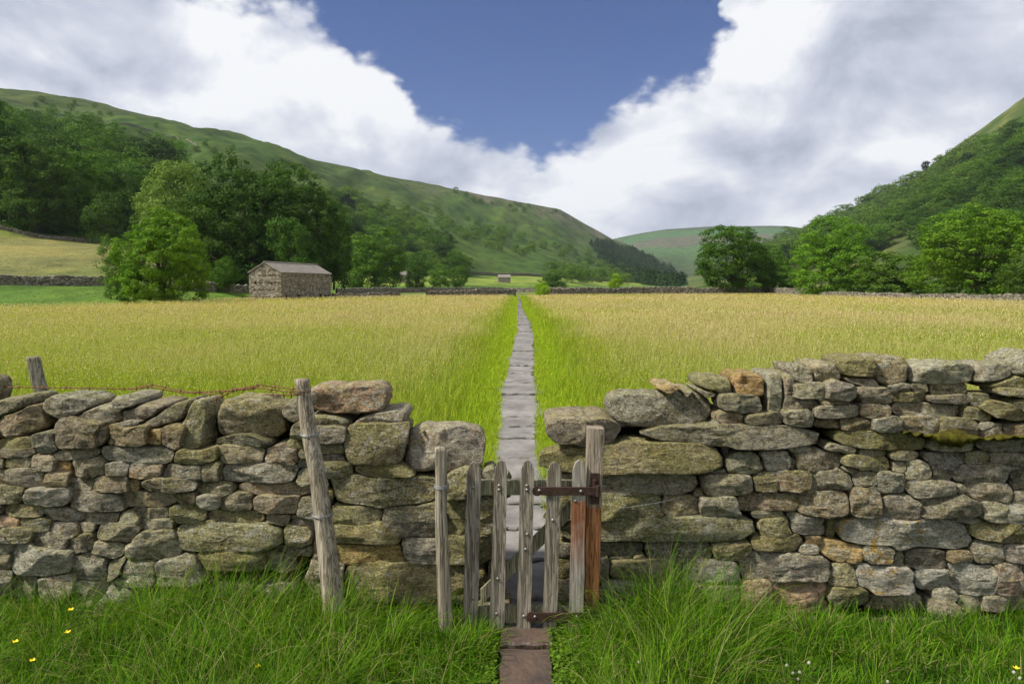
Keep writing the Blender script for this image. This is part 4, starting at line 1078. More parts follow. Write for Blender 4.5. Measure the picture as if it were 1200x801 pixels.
# ------------------------------------------------------------------ trees
def crown_mesh(name, seed, nleaf, leaf, rx=.36, rz=.42, zc=.56, nl=16, lr=(.13, .22), mat=None, ball=None):
    """unit-height tree crown: lobes carry puffs, puffs carry leaves"""
    r = RS(seed); lobes = []
    for k in range(nl):
        d = r.normal(0, 1, 3); d /= np.linalg.norm(d); q = r.uniform(.55, .92) if k > 2 else .15
        p = d * q * np.array([rx - .07, rx - .07, rz - .07]); p[2] += zc; rad = r.uniform(*lr) * (1.25 if k < 3 else 1)
        lobes.append((p, rad))
    for k in range(max(3, nl // 4)):
        a = r.uniform(0, 6.28); q = r.uniform(.3, .75) * rx; lobes.append((np.array([math.cos(a) * q, math.sin(a) * q, r.uniform(.12, .24)]), r.uniform(.11, .16)))
    nl = len(lobes)
    LP_ = np.array([l[0] for l in lobes]); LR_ = np.array([l[1] for l in lobes])
    npf = max(70, int(nleaf / 60)); pr = LR_ ** 2; pr /= pr.sum(); li = r.choice(nl, npf * 3, p=pr)
    d = r.normal(0, 1, (npf * 3, 3)); d[:, 2] += .25; d /= np.linalg.norm(d, axis=1)[:, None]
    pc = LP_[li] + d * (LR_[li] * r.uniform(.75, 1.08, npf * 3))[:, None]
    ins = (np.linalg.norm(pc[:, None] - LP_[None], axis=2) / LR_[None] < .68).any(1)
    ok = np.where(~ins & (pc[:, 2] > .02))[0][:npf]; pc, pd = pc[ok], d[ok]; npf = len(pc)
    prd = r.uniform(.6, 1.3, npf) * 1.42 * np.sqrt(1.0 / npf)
    ptone = r.rand(npf)
    idx = r.randint(0, npf, nleaf)
    e = r.normal(0, 1, (nleaf, 3)) + pd[idx] * .9 + np.array([0, 0, .35]); e /= np.linalg.norm(e, axis=1)[:, None]
    pos = pc[idx] + e * (prd[idx] * r.uniform(.45, 1.15, nleaf))[:, None] * np.array([1.15, 1.15, .8])
    nr = e + r.normal(0, .45, (nleaf, 3)); nr /= np.linalg.norm(nr, axis=1)[:, None]; n = nleaf
    t1 = np.cross(nr, r.normal(0, 1, (n, 3))); t1 /= np.linalg.norm(t1, axis=1)[:, None]; t2 = np.cross(nr, t1)
    s = leaf * r.uniform(.5, 1.35, n)[:, None]
    cr = [(-1, 0), (-.1, -.65), (1, .1), (.15, .7)]
    V = np.stack([pos + t1 * a * s + t2 * b * s for a, b in cr], 1).reshape(-1, 3)
    f = np.arange(n * 4).reshape(n, 4)
    lo, hi = np.percentile(V, 1.2, axis=0), np.percentile(V, 98.8, axis=0)
    def nrm_(q):
        q = q.copy()
        for ax in (0, 1): q[:, ax] = (q[:, ax] - (lo[ax] + hi[ax]) / 2) / (hi[ax] - lo[ax]) * .88
        q[:, 2] = .05 + (q[:, 2] - lo[2]) / (hi[2] - lo[2]) * .94; return q
    V = nrm_(V); LP_ = nrm_(LP_)
    rnd = np.repeat(np.clip(.45 * r.rand(n) + .55 * ptone[idx], 0, 1), 4)
    me = mesh_obj(name, V, f, mat, attrs={'rnd': rnd}, smooth=False)
    data = me.data; bpy.data.objects.remove(me); return data, LP_
def trunk_mesh(name, LP_, seed, th=.022):
    m = MB(); r = random.Random(seed)
    m.tube([(0, 0, -.03), (.004, 0, .12), (.01, .006, .3), (0, 0, .55)], [th * 1.25, th, th * .75, th * .35], 7)
    for p in LP_[::2]:
        z0 = r.uniform(.14, .38); m.tube([(0, 0, z0), (p[0] * .5, p[1] * .5, (z0 + p[2]) / 2 + .02), tuple(p)], [th * .5, th * .3, th * .1], 5)
    o = m.build(name, M['bark'], smooth=True); d = o.data; bpy.data.objects.remove(o); return d
ML_ = {'dark': mat_leaf('leaf_dark', (.030, .075, .013), (.085, .165, .026)), 'mid': mat_leaf('leaf_mid', (.045, .11, .013), (.12, .23, .026)),
       'bright': mat_leaf('leaf_bright', (.062, .145, .012), (.155, .29, .024)), 'pale': mat_leaf('leaf_pale', (.10, .18, .035), (.22, .33, .075)),
       'olive': mat_leaf('leaf_olive', (.05, .105, .018), (.125, .215, .035)), 'wood': mat_leaf('leaf_wood', (.014, .038, .010), (.048, .095, .020), .15), 'slope': mat_leaf('leaf_slope', (.008, .024, .008), (.030, .062, .014), .1), 'lime': mat_leaf('leaf_lime', (.14, .26, .012), (.27, .42, .03)), 'con': mat_leaf('needle', (.018, .05, .016), (.045, .095, .03), .1)}
def tree(name, label, px, py_base, py_top, wpx, Y, mat, seed, nleaf=26000, leaf=.011, group=None, rx=.40, zc=.50, rz=.48, nl=26, lr=(.10, .20), zb=None, cat='tree'):
    z0 = gz(px, Y) if zb is None else zb
    ztop = float(hz(py_top, Y)); h = ztop - z0
    w = wpx / F * Y
    data, lp = crown_mesh('crown', seed, int(nleaf * 1.3), leaf, rx, rz, zc, nl, lr, ML_[mat])
    t_ = empty(name, ((px - 600) / F * Y, Y, z0), label, cat, group)
    c_ = bpy.data.objects.new('crown', data); COL.objects.link(c_); c_.parent = t_
    sx = w / .96; h *= .95; c_.scale = (sx, sx, h / 1.0); c_.rotation_euler = (0, 0, seed)
    k_ = bpy.data.objects.new('trunk', trunk_mesh('trunk', lp, seed)); COL.objects.link(k_); k_.parent = t_; k_.scale = (sx, sx, h); k_.rotation_euler = (0, 0, seed)
    return t_
tree('tree', 'round bright green tree standing alone on the bank left of the stone barn', 193, 356, 245, 104, 69, 'bright', 3, 44000, .0095, zc=.47, rz=.48, nl=30)
tree('shrub', 'small grey green shrub at the left foot of the lone round tree', 138, 350, 275, 38, 71, 'pale', 4, 7000, .016, cat='shrub')
tree('tree', 'pale green feathery tree at the left edge of the big clump behind the barn', 222, 335, 188, 100, 128, 'pale', 5, 26000, .010, zb=1.8)
tree('tree', 'tallest dark round tree in the clump directly behind the barn', 285, 335, 182, 125, 118, 'dark', 6, 42000, .0085, nl=30, zb=1)
tree('tree', 'dark spreading tree on the right side of the clump behind the barn', 352, 333, 196, 110, 124, 'dark', 8, 36000, .009, nl=28, zb=1)
tree('tree', 'dark domed tree filling the middle of the clump behind the barn', 318, 334, 188, 100, 130, 'dark', 7, 26000, .010, zb=1.5)
tree('tree', 'lower mid green tree leaning out over the barn roof', 345, 332, 252, 60, 110, 'dark', 9, 14000, .013, zb=1)
tree('tree', 'dark tree filling the gap low between pale tree and tall dark tree', 250, 335, 225, 80, 112, 'dark', 12, 16000, .012, zb=1.2)
tree('tree', 'dark narrow tree at the right end of the clump, nearest the open hillside', 392, 331, 232, 46, 128, 'dark', 13, 14000, .012, zb=1.5)
tree('shrub', 'low bright green shrub in the shade just left of the barn', 264, 338, 300, 32, 100, 'mid', 14, 6000, .02, cat='shrub')
tree('tree', 'tall dark tree at the left picture edge above the hay field', 6, 262, 117, 70, 160, 'dark', 15, 22000, .011)
tree('tree', 'second dark tree from the left edge, above the sloping field', 48, 262, 162, 85, 158, 'dark', 16, 22000, .011)
tree('tree', 'broad green tree on the wood edge above the sloping tan field', 95, 262, 176, 75, 170, 'mid', 17, 18000, .012)
tree('tree', 'mid green tree on the wood edge nearest the pale clump', 150, 262, 188, 72, 180, 'dark', 18, 16000, .012)
tree('tree', 'dark low tree at the lower right corner of the hillside wood', 128, 272, 226, 44, 155, 'dark', 19, 9000, .016)
tree('tree', 'dark tree between the wood edge and the pale feathery tree', 185, 285, 222, 46, 165, 'olive', 20, 9000, .016)
tree('tree', 'rounded mid green tree right of the clump with the far barn beside it', 440, 333, 268, 72, 190, 'mid', 23, 15000, .013)
tree('shrub', 'little round bush at the foot of the hill right of the barn', 417, 333, 314, 20, 185, 'mid', 24, 3000, .03, cat='shrub')
tree('tree', 'dark narrow pointed tree standing by the small hidden barn', 488, 339, 300, 25, 200, 'dark', 25, 6000, .02)
tree('tree', 'green tree in the low group at the hill foot, left half', 516, 337, 308, 28, 210, 'mid', 26, 6000, .02)
tree('tree', 'green tree in the low group at the hill foot, right half', 538, 337, 311, 24, 215, 'mid', 27, 5000, .022)
tree('bush', 'lime green bush beside the gap at the end of the path', 635, 348, 330, 20, 112, 'lime', 28, 4500, .025, cat='bush', zc=.45, rz=.45)
tree('tree', 'small lime green tree alone behind the far wall', 721, 341, 320, 17, 150, 'lime', 29, 4000, .026, cat='tree')
tree('tree', 'dark bush tree behind the far wall above the lime green bush', 648, 337, 320, 32, 230, 'dark', 30, 5000, .022)
tree('tree', 'big rounded green tree, leftmost of those behind the right far wall', 858, 341, 262, 84, 142, 'mid', 31, 30000, .010)
tree('tree', 'lower tree joined to the right flank of the leftmost big tree', 903, 341, 288, 42, 145, 'mid', 32, 12000, .014)
tree('tree', 'tall yellow green tree with narrow top, between two bigger right trees', 972, 347, 252, 84, 118, 'bright', 33, 32000, .0095, nl=28)
tree('tree', 'dull green spreading tree half hidden left of the biggest bright tree', 1047, 349, 294, 84, 104, 'olive', 34, 22000, .012)
tree('tree', 'biggest bright green tree behind the wall near the right edge', 1140, 353, 241, 138, 88, 'bright', 35, 48000, .0078, nl=34, lr=(.09, .17))
tree('tree', 'dull green tree cut by the right picture edge behind the wall', 1204, 355, 296, 62, 80, 'olive', 36, 14000, .013)
tree('bush', 'dark green bush under the joined right trees', 1010, 345, 312, 46, 122, 'mid', 37, 8000, .018, cat='bush')
tree('bush', 'low bush between leftmost big right tree and yellow green tree', 925, 342, 310, 40, 140, 'mid', 38, 7000, .018, cat='bush')
# hillside trees: shared prototypes
protos = []
for k, mt in enumerate(['slope', 'wood', 'slope', 'slope', 'wood', 'slope', 'slope', 'dark']):
    protos.append(crown_mesh('crown', 200 + k, 4600, .030, .42, .46, .46, 14, (.15, .24), ML_[mt])[0])
bigp = []
for k, mt in enumerate(['dark', 'mid', 'wood', 'dark', 'mid']):
    bigp.append(crown_mesh('crown', 300 + k, 8000, .0165, .42, .46, .48, 20, (.12, .20), ML_[mt])[0])
def surfY(px, py, left):
    C, YT, PT, CX, CP, zf = (LC, LY, LP, LCX, LCP, leftz) if left else (RC, RY, RP, RCX, RCP, rightz)
    ys = np.linspace(np.interp(px, C, YT[:, 0]) + 2, np.interp(px, C, YT[:, 4]), 160)
    z = zf(np.full(160, float(px)), ys); pr = np.array(335 - (z - CH) / ys * F)
    k = np.argmax(pr <= py) if (pr <= py).any() else 159
    return ys[k], z[k]
rt = random.Random(5)
cand = []
def inpoly(x, y, poly):
    c_ = False; j = len(poly) - 1
    for i_ in range(len(poly)):
        xi, yi = poly[i_]; xj, yj = poly[j]
        if (yi > y) != (yj > y) and x < (xj - xi) * (y - yi) / (yj - yi) + xi: c_ = not c_
        j = i_
    return c_
def scatter(poly, n, hm, left, label, group, wide=1.0, mind=.6):
    xs_ = [p[0] for p in poly]; ys_ = [p[1] for p in poly]; out = []; tries = 0
    while len(out) < n and tries < n * 60:
        tries += 1
        x = rt.uniform(min(xs_), max(xs_)); y = rt.uniform(min(ys_), max(ys_))
        if not inpoly(x, y, poly): continue
        Y, z = surfY(x, y, left); h = hm * rt.uniform(.7, 1.25); s = h / Y * F
        if any(abs(x - a) < s * mind and abs(y - b) < s * mind * .55 for a, b, _ in out): continue
        out.append((x, y, s)); cand.append((s, x, Y, z, h, label, group, wide))
scatter([(-150, 150), (0, 165), (60, 172), (120, 186), (175, 200), (215, 215), (215, 262), (150, 262), (0, 258), (-150, 250)], 85, 17, True, 'dark broadleaf tree in the wood on the left hillside', 'trees of the wood on the left hillside', 1.0, .36)
scatter([(380, 240), (420, 245), (470, 262), (510, 285), (548, 315), (548, 330), (500, 328), (400, 320)], 75, 13, True, 'broadleaf tree in the wood at the foot of the long hill', 'trees of the wood at the hill foot', 1.1, .5)
scatter([(400, 225), (445, 240), (520, 250), (600, 278), (690, 300), (730, 318), (700, 322), (640, 312), (560, 290), (470, 262)], 60, 9, True, 'scattered tree on the open slope of the long hill', 'scattered trees on the long hill', 1.1, .5)
scatter([(530, 226), (600, 240), (655, 248), (660, 256), (600, 250), (540, 236)], 18, 7, True, 'small thorn tree below the rocky rim of the long hill', 'thorn trees below the rim', 1.3, .5)
scatter([(20, 118), (120, 132), (220, 160), (290, 185), (250, 185), (150, 160), (40, 130)], 24, 4.5, True, 'small dark thorn bush on the high bare pasture', 'thorn bushes on the high pasture', 1.2, 1.0)
scatter([(640, 318), (700, 322), (780, 330), (800, 334), (640, 333)], 30, 10, True, 'tree along the foot of the conifer slope', 'trees below the conifer slope', 1.2, .5)
scatter([(830, 326), (880, 300), (950, 268), (1000, 246), (1050, 222), (1085, 200), (1130, 182), (1200, 170), (1330, 140), (1330, 300), (1200, 285), (1090, 300), (1060, 300), (1000, 312), (900, 325)], 330, 14, False, 'rounded tree in the dense wood on the right hillside', 'trees of the wood on the right hillside', 1.25, .42)
cand = [q for q in cand if not (1040 < q[1] < 1082 and abs(float(335 - (q[3] - CH) / q[2] * F) - 289) < 9)]
cand.sort(key=lambda q: -q[0])
stuffV = []; stuffF = []; stuffR = []; sb = 0
pcs = [None] * len(protos)
for k, (s, x, Y, z, h, label, group, wide) in enumerate(cand):
    loc = ((x - 600) / F * Y, Y, z - .4)
    w = h * wide * rt.uniform(.9, 1.2)
    if k < 250:
        d = rt.choice(bigp) if s > 24 else rt.choice(protos)
        o = bpy.data.objects.new('hillside_tree' if h > 6 else 'thorn_bush', d); COL.objects.link(o)
        o.location = loc; o.scale = (w, w, h); o.rotation_euler = (0, 0, rt.uniform(0, 6.28)); tag(o, label, 'tree' if h > 6 else 'bush', group)
    else:
        j = rt.randrange(len(protos))
        if pcs[j] is None:
            me = protos[j]; a = np.zeros(len(me.vertices) * 3, np.float32); me.vertices.foreach_get('co', a); b_ = np.zeros(len(me.vertices), np.float32); me.attributes['rnd'].data.foreach_get('value', b_)
            pcs[j] = (a.reshape(-1, 3)[:8000], b_[:8000])
        a, b_ = pcs[j]; stuffV.append(a * np.array([w, w, h]) + np.array(loc)); stuffR.append(b_ * .7 + rt.uniform(0, .3)); stuffF.append(np.arange(len(a)).reshape(-1, 4) + sb); sb += len(a)
if stuffV:
    o = mesh_obj('distant_woodland', np.concatenate(stuffV), np.concatenate(stuffF), ML_['olive'], attrs={'rnd': np.concatenate(stuffR)}, smooth=False); tag(o, 'far smaller trees filling up the woods on the hillsides', 'woodland', kind='stuff')
print('hill trees', len(cand))
# small silhouettes on the right ridge
for (x, yt, hh, lb) in ((1077, 177, 9, 'lone dark tree standing up on the right ridge line, the higher one'), (1043, 199, 5, 'tiny tree on the right ridge line, the lower one')):
    Y = float(np.interp(x, RC, RY[:, 4])) * .99; z = float(rightz(np.array([x]), np.array([Y]))[0])
    o = bpy.data.objects.new('ridge_tree', protos[0]); COL.objects.link(o); o.location = ((x - 600) / F * Y, Y, z - .5); o.scale = (hh * 1.1, hh, hh * 1.2); tag(o, lb, 'tree')
# conifer plantation (one mass)
V = []; Fq = []; Rn = []; b = 0; rc = RS(77)
poly = [(690, 284), (715, 283), (745, 293), (775, 306), (805, 322), (800, 334), (760, 332), (730, 326), (705, 305)]
cnt = 0; 
def cone(n, r):
    zz = r.rand(n) ** 1.3; a = r.uniform(0, 6.28, n); rad = .34 * (1 - zz ** 1.5) * r.uniform(.5, 1.1, n)
    p = np.stack([np.cos(a) * rad, np.sin(a) * rad, zz], -1)
    t1 = np.stack([np.cos(a), np.sin(a), -.5 + a * 0], -1) * .07; t2 = np.stack([-np.sin(a), np.cos(a), a * 0], -1) * .05
    return np.stack([p - t1, p - t2, p + t1, p + t2], 1).reshape(-1, 3)
cones = [cone(260, rc) for _ in range(5)]
while cnt < 900:
    x = rc.uniform(688, 808); y = rc.uniform(282, 335)
    if not inpoly(x, y, poly): continue
    Y, z = surfY(x, y + 3, True); h = rc.uniform(8, 13)
    a = cones[cnt % 5]; V.append(a * np.array([h * 1.3, h * 1.3, h]) + np.array([(x - 600) / F * Y, Y, z - 1])); Fq.append(np.arange(len(a)).reshape(-1, 4) + b); b += len(a); Rn.append(np.full(len(a), rc.rand())); cnt += 1
o = mesh_obj('conifer_woodland', np.concatenate(V), np.concatenate(Fq), ML_['con'], attrs={'rnd': np.concatenate(Rn)}, smooth=False); tag(o, 'dark blue green conifer plantation on the far end of the long hill', 'woodland', kind='stuff')

# ------------------------------------------------------------------ far walls, barns
def farwall(name, label, pts, h=1.35, th=.55, step=.35, group=None, hs=None):
    """pts: (px, Y) along the line"""
    px = np.array([p[0] for p in pts], float); Y = np.array([p[1] for p in pts], float)
    X = (px - 600) / F * Y; d = np.concatenate([[0], np.cumsum(np.hypot(np.diff(X), np.diff(Y)))])
    s = np.arange(0, d[-1], step); x = np.interp(s, d, X); y = np.interp(s, d, Y); n = len(s)
    z = np.array([gz(600 + a / b_ * F, b_) for a, b_ in zip(x, y)])
    tx_ = np.gradient(x); ty_ = np.gradient(y); L = np.hypot(tx_, ty_); nx, ny = -ty_ / L, tx_ / L
    r = RS(abs(int(pts[0][0])) + 5)
    top = h * (1 + .10 * fbm(s / 5, s * 0, s * 0, 3)) + r.uniform(-.12, .12, n)
    if hs: top = top * np.interp(s, d, hs)
    prof = [(-.5, -.4), (-.48, .35), (-.42, .7), (-.36, 1.0), (0, 1.06), (.36, 1.0), (.42, .7), (.48, .35), (.5, -.4)]
    V = np.zeros((n, 9, 3))
    for k, (o_, hh) in enumerate(prof):
        V[:, k, 0] = x + nx * o_ * th + r.uniform(-.05, .05, n); V[:, k, 1] = y + ny * o_ * th + r.uniform(-.05, .05, n)
        V[:, k, 2] = z + (top * hh if hh > 0 else -.5)
    V = V.reshape(-1, 3); ii = np.arange(n - 1)[:, None] * 9 + np.arange(8)[None]
    o = mesh_obj(name, V, np.stack([ii, ii + 9, ii + 10, ii + 1], -1).reshape(-1, 4), M['farwall'], smooth=False, loc=(x[0], y[0], z[0]))
    tag(o, label, 'stone wall', group); return o
def py2Y(py): return CH * F / (py - 335)
farwall('field_wall', 'far dry stone wall running right from the lime green bush to the right edge behind the hay', [(642, 123), (700, 130), (760, 135), (900, 141), (940, 126), (965, 114), (1050, 93), (1130, 83), (1200, 72.5), (1400, 52), (1600, 42)], 1.45, hs=[1, 1, 1, 1, .8, .58, .55, .55, .6, .8, .8])
farwall('field_wall', 'far dry stone wall just left of the path end, at the back of the hay meadow', [(500, 110), (550, 114), (604, 124)], 1.15)
farwall('field_wall', 'low tumbled stone wall right beside the barn', [(390, 99), (430, 103), (470, 107)], .8)
farwall('field_wall', 'long low stone wall beyond the meadow below the long hill', [(395, 150), (470, 185), (540, 200), (600, 205), (680, 200), (800, 230)], 1.3)
farwall('field_wall', 'stone wall on top of the green bank left of the lone round tree', [(-300, 64), (0, 77.5), (80, 80), (150, 84)], .95)
farwall('field_wall', 'stone wall piece between the lone round tree and the barn', [(200, 90), (250, 98), (296, 106)], 1.1)
farwall('field_wall', 'thin stone wall along the top edge of the sloping tan field', [(-200, 132), (0, 151), (75, 155), (150, 161)], .8)
def hillline(pts): return [(x, float(surfY(x, y, True)[0])) for x, y in pts]
farwall('field_wall', 'thin dark stone wall crossing the high pasture of the long hill', hillline([(75, 140), (110, 143), (150, 150), (185, 158), (215, 168), (240, 182)]), 1.1, .5, 1.5)
farwall('field_wall', 'stone wall running along the foot of the long hill', hillline([(500, 322), (560, 322), (620, 324), (680, 328), (740, 331)]), 1.6, .7, 1.0)

def barn(name, label, corner, ulong, L, W, eave, ridge, full=True, z0=0):
    """corner: nearest corner; ulong: unit direction of the long side; the gable runs to its left"""
    root = empty(name, (corner[0], corner[1], z0), label, 'barn')
    root.rotation_euler = (0, 0, math.atan2(ulong[1], ulong[0]))
    m = MB(); nst = 1
    v_ = [(0, 0, -.4), (L, 0, -.4), (L, W, -.4), (0, W, -.4), (0, 0, eave), (L, 0, eave), (L, W, eave), (0, W, eave), (0, W / 2, ridge), (L, W / 2, ridge)]
    m.add(v_, [(0, 1, 5, 4), (2, 3, 7, 6), (3, 0, 4, 8, 7), (1, 2, 6, 9, 5)])
    m.build('wall', M['barnwall'], root)
    t = .12; e = .14; m = MB()
    for sg in (0, 1):
        y0_, y1_ = (-e, W / 2) if sg == 0 else (W + e, W / 2)
        ze = eave - e * (ridge - eave) / (W / 2)
        a = [(-.12, y0_, ze + .01), (L + .12, y0_, ze + .01), (L + .12, y1_, ridge + .02), (-.12, y1_, ridge + .02)]
        m.add(a + [(p[0], p[1], p[2] + t) for p in a], [(0, 1, 2, 3)[::-1], (4, 5, 6, 7), (0, 1, 5, 4), (1, 2, 6, 5), (3, 0, 4, 7), (2, 3, 7, 6)])
    rf = m.build('roof', M['roof'], root)
    if full:
        m = MB(); m.tube([(-.15, W / 2, ridge + .13), (L + .15, W / 2, ridge + .13)], .11, 6); rr2 = m.build('ridge_stones', M['roof'], rf)
        m = MB()
        for z in np.linspace(.75, eave - .35, 4):
            x = 0
            while x < L - .5:
                w = random.uniform(.3, .7); m.box(x, -.07, z - .04 + random.uniform(-.03, .03), x + w, .02, z + .05); x += w + random.uniform(.15, .6)
        for z in list(np.linspace(.6, eave - .2, 4)) + [eave + .35]:
            hw = W / 2 - .12 if z < eave else (ridge - z) / (ridge - eave) * W / 2 - .15
            y = W / 2 - hw
            while y < W / 2 + hw - .3:
                w = random.uniform(.25, .5); m.box(-.08, y, z - .05, .02, min(y + w, W / 2 + hw), z + .04); y += w + random.uniform(.1, .4)
        o = m.build('through_stones', M['barnwall'], root); o['kind'] = 'stuff'
        for (fx, w, h0, h1) in ((.09, .5, 0, .62), (.33, .45, 0, .66), (.76, .5, 0, .7), (.86, .4, 0, .6), (.94, .35, .1, .6)):
            m = MB(); m.box(fx * L - w / 2, -.025, h0 - .1, fx * L + w / 2, .05, h1); m.build('opening', M['dark'], root)  # solid dark box, inner shade put into its colour
        m = MB(); m.box(-.025, W * .32, 0, .05, W * .32 + .35, .35); m.build('opening', M['dark'], root)
        for yy, zz in ((.28, 2.0), (.78, 2.05)):
            m = MB(); m.box(-.09, W * yy, zz, .03, W * yy + .16, zz + .2); m.build('opening', M['dark'], root)
        for (cx_, cy_) in ((0, 0), (L, 0), (0, W)):
            m = MB(); z = 0
            k = 0
            while z < eave - .2:
                a, b_ = (.45, .22) if k % 2 else (.22, .45); sx = 1 if cx_ == 0 else -1; sy = 1 if cy_ == 0 else -1
                xs_ = sorted((cx_ - .012 * sx, cx_ + a * sx)); ys_ = sorted((cy_ - .012 * sy, cy_ + b_ * sy))
                m.box(xs_[0], ys_[0], z, xs_[1], ys_[1], z + .24); z += .26; k += 1
            m.build('quoins', M['barnwall'], root)
    return root
cx_, cy_ = (330 - 600) / F * 84, 84.0
ex, ey = (388.5 - 600) / F * 96, 96.0
Ld = math.hypot(ex - cx_, ey - cy_)
barn('stone_barn', 'large stone field barn with slate roof at the left back edge of the hay meadow', (cx_, cy_), ((ex - cx_) / Ld, (ey - cy_) / Ld), Ld, 4.1, 3.3, 4.4)
z_ = gz(584, 330); barn('stone_barn', 'tiny distant stone barn below the long hill, left of the path end', ((584 - 600) / F * 330, 330, z_), (1, .1), 5.6, 3.4, 2.2, 3.4, False, z_)
z_ = gz(466, 260); barn('stone_barn', 'tiny stone barn half hidden by the dark pointed tree at the hill foot', ((468 - 600) / F * 260, 260, z_), (1, .2), 4.0, 3.0, 2.6, 3.8, False, z_)

# ------------------------------------------------------------------ haze
m = MB(); m.box(-2600, -60, -8, 3200, 5400, 520)
hzm = NT('haze_air')
vol = hzm.n('ShaderNodeVolumePrincipled', {'Color': (.78, .86, 1.0, 1), 'Density': .00006, 'Anisotropy': .1})
hzm.t.links.new(vol.outputs[0], hzm.out.inputs['Volume'])
HAZE = True
if HAZE:
    o = m.build('haze', hzm.m); tag(o, 'thin blue haze in the valley air', 'haze', kind='stuff')

# ------------------------------------------------------------------ camera
cam = bpy.data.cameras.new('camera'); co = bpy.data.objects.new('camera', cam); COL.objects.link(co)
co.location = (0, 0, CH); co.rotation_euler = (math.pi / 2 - PIT, 0, 0)
cam.sensor_width = 36; cam.lens = 36 * F / 1200; cam.clip_end = 20000; cam.clip_start = .05
SC.camera = co

# ------------------------------------------------------------------ light and sky
SUN_EL, SUN_AZ = R(50), R(-108)   # azimuth from +Y towards +X
sd = bpy.data.lights.new('sun', 'SUN'); sd.energy = 4.4; sd.angle = R(6); sd.color = (1, .95, .85)
so = bpy.data.objects.new('sun', sd); COL.objects.link(so)
dirv = Vector((math.sin(SUN_AZ) * math.cos(SUN_EL), math.cos(SUN_AZ) * math.cos(SUN_EL), math.sin(SUN_EL)))
so.rotation_euler = dirv.to_track_quat('Z', 'Y').to_euler(); so.location = (0, 0, 30)
w = bpy.data.worlds.new('World'); SC.world = w; w.use_nodes = True
T_ = NT.__new__(NT); T_.t = w.node_tree; T_.t.nodes.clear(); T_.out = T_.n('ShaderNodeOutputWorld')
sky = T_.n('ShaderNodeTexSky', sky_type='NISHITA', sun_disc=False, sun_elevation=SUN_EL, sun_rotation=SUN_AZ, altitude=300)
dv = T_.n('ShaderNodeTexCoord').outputs['Generated']
sx = T_.n('ShaderNodeSeparateXYZ', {0: dv})
az = T_.math('ARCTAN2', sx.outputs[0], sx.outputs[1]); vs = T_.n('ShaderNodeVectorMath', {0: dv, 1: (1, 1, 1.5)}, operation='MULTIPLY').outputs[0]
azw = T_.math('ADD', az, T_.math('MULTIPLY', T_.math('SUBTRACT', T_.noise(vs, 9.0, 6, .6), .5), .07))
el = T_.math('ARCSINE', sx.outputs[2])
def azel(px, py):
    a, b, c_ = (float(t) for t in ray(px, py)); return math.atan2(a, b), math.atan2(c_, math.hypot(a, b))
pts = [(150, -420), (160, -260), (185, -120), (222, 2), (280, 22), (340, 30), (390, 48), (434, 74), (462, 92), (478, 122), (505, 152), (540, 172), (575, 186), (605, 190), (640, 188), (672, 178), (690, 158), (712, 138), (765, 120), (800, 110), (822, 90), (838, 55), (852, 12), (872, -60), (905, -200), (980, -420)]
fc = T_.n('ShaderNodeFloatCurve', {0: 1.0, 1: T_.n('ShaderNodeMapRange', {0: azw, 1: -1.0, 2: 1.0}).outputs[0]})
cu = fc.mapping.curves[0]
ae = [azel(x_ + (-8 if x_ < 600 else (16 if x_ < 780 else 6)), y_) for x_, y_ in pts]
ae = [(-1, 1.2), (-.75, 1.2)] + ae + [(.75, 1.2), (1, 1.2)]
ae.sort()
while len(cu.points) < len(ae): cu.points.new(.5, .5)
for q, (a, e) in zip(cu.points, ae): q.location = ((a + 1) / 2, min(e, 1.2) / 1.2); q.handle_type = 'AUTO'
fc.mapping.update()
bound = T_.math('MULTIPLY', fc.outputs[0], 1.2)
vs = T_.n('ShaderNodeVectorMath', {0: dv, 1: (1, 1, 1.5)}, operation='MULTIPLY').outputs[0]
def nz(scale, det, rough, dist=0, off=(0, 0, 0)):
    return T_.noise(T_.n('ShaderNodeVectorMath', {0: vs, 1: off}, operation='ADD').outputs[0], scale, det, rough, dist)
n_a = nz(7, 10, .6); n_b = nz(22, 9, .65)
vor = T_.n('ShaderNodeTexVoronoi', {'Vector': vs, 'Scale': 24.0, 'Smoothness': .4, 'Detail': 2.0, 'Roughness': .5}, feature='SMOOTH_F1').outputs[0]
d = T_.math('MAXIMUM', T_.math('ADD', T_.math('SUBTRACT', bound, el), .036), T_.math('MULTIPLY', T_.math('SUBTRACT', el, .85), .5))  # second term adds an unseen overhead cloud to whiten the ambient light
d = T_.math('ADD', d, T_.math('MULTIPLY', T_.math('SUBTRACT', n_a, .5), .075))
d = T_.math('ADD', d, T_.math('MULTIPLY', T_.math('SUBTRACT', n_b, .5), .032))
d = T_.math('ADD', d, T_.math('MULTIPLY', T_.math('SUBTRACT', .4, vor), .03))
mask = T_.n('ShaderNodeMapRange', {0: d, 1: -.006, 2: .026}, interpolation_type='SMOOTHSTEP').outputs[0]
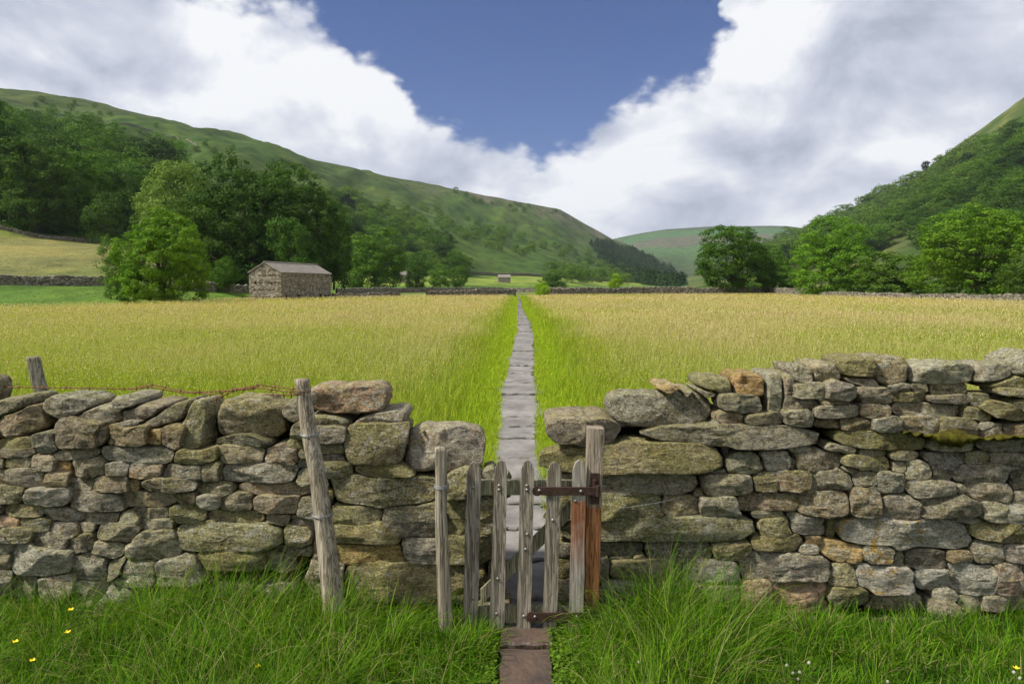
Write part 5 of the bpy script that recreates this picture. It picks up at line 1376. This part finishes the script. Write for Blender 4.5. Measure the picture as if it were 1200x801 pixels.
# cloud body: bright rims near the edge, grey-blue folds inside
nl_ = (-.035, -.02, .05)
r1 = nz(5.5, 8, .52, .3); r2 = nz(5.5, 8, .52, .3, nl_)
relief = T_.math('MULTIPLY', T_.math('SUBTRACT', r1, r2), 3.0)
rim = T_.n('ShaderNodeMapRange', {0: d, 1: 0.0, 2: .16, 3: 1.0, 4: 0.0}).outputs[0]
val = T_.math('ADD', T_.math('ADD', .55, relief), T_.math('MULTIPLY', rim, .33))
val = T_.math('ADD', val, T_.math('MULTIPLY', T_.math('SUBTRACT', nz(3.2, 5, .5, 0, (3, 1, 2)), .5), .55))
def blob(px, py, sa, se, k):
    global val
    a0, e0 = azel(px, py)
    qa = T_.math('DIVIDE', T_.math('SUBTRACT', az, a0), sa); qe = T_.math('DIVIDE', T_.math('SUBTRACT', el, e0), se)
    g = T_.math('EXPONENT', T_.math('MULTIPLY', T_.math('ADD', T_.math('MULTIPLY', qa, qa), T_.math('MULTIPLY', qe, qe)), -1.0))
    val = T_.math('ADD', val, T_.math('MULTIPLY', g, k))
for b_ in ((290, 60, .07, .06, .30), (400, 95, .07, .06, .25), (170, 90, .09, .08, -.04), (60, 70, .12, .06, .05), (890, 70, .08, .09, .42), (770, 170, .10, .05, .34), (900, 190, .06, .04, -.16), (900, 230, .10, .03, -.12), (700, 215, .14, .03, .08), (1100, 110, .12, .09, -.02), (970, 20, .08, .05, .22), (1060, 190, .05, .05, .10), (500, 190, .1, .03, -.08)):
    blob(*b_)
cl = T_.ramp(val, [(0, (3.6, 4.0, 4.9)), (.35, (5.0, 5.35, 6.3)), (.65, (6.3, 6.6, 7.4)), (1, (8.5, 8.6, 8.8))])
skc = T_.mix(1.0, sky.outputs[0], (.40, .50, .80), 'MULTIPLY')
colr = T_.mix(mask, skc, cl)
bg = T_.n('ShaderNodeBackground', {'Color': colr, 'Strength': .084})
T_.t.links.new(bg.outputs[0], T_.out.inputs[0])
w.cycles.sampling_method = 'MANUAL'; w.cycles.sample_map_resolution = 512

vsn = SC.view_settings; vsn.view_transform = 'Standard'; vsn.look = 'None'; vsn.exposure = 0.42; vsn.gamma = 1; vsn.use_curve_mapping = False
SC.cycles.max_bounces = 5; SC.cycles.diffuse_bounces = 3; SC.cycles.transmission_bounces = 3; SC.cycles.volume_bounces = 0; SC.cycles.glossy_bounces = 2
SC.cycles.use_denoising = True; SC.cycles.use_adaptive_sampling = True; SC.cycles.adaptive_threshold = .02
SC.cycles.volume_max_steps = 64
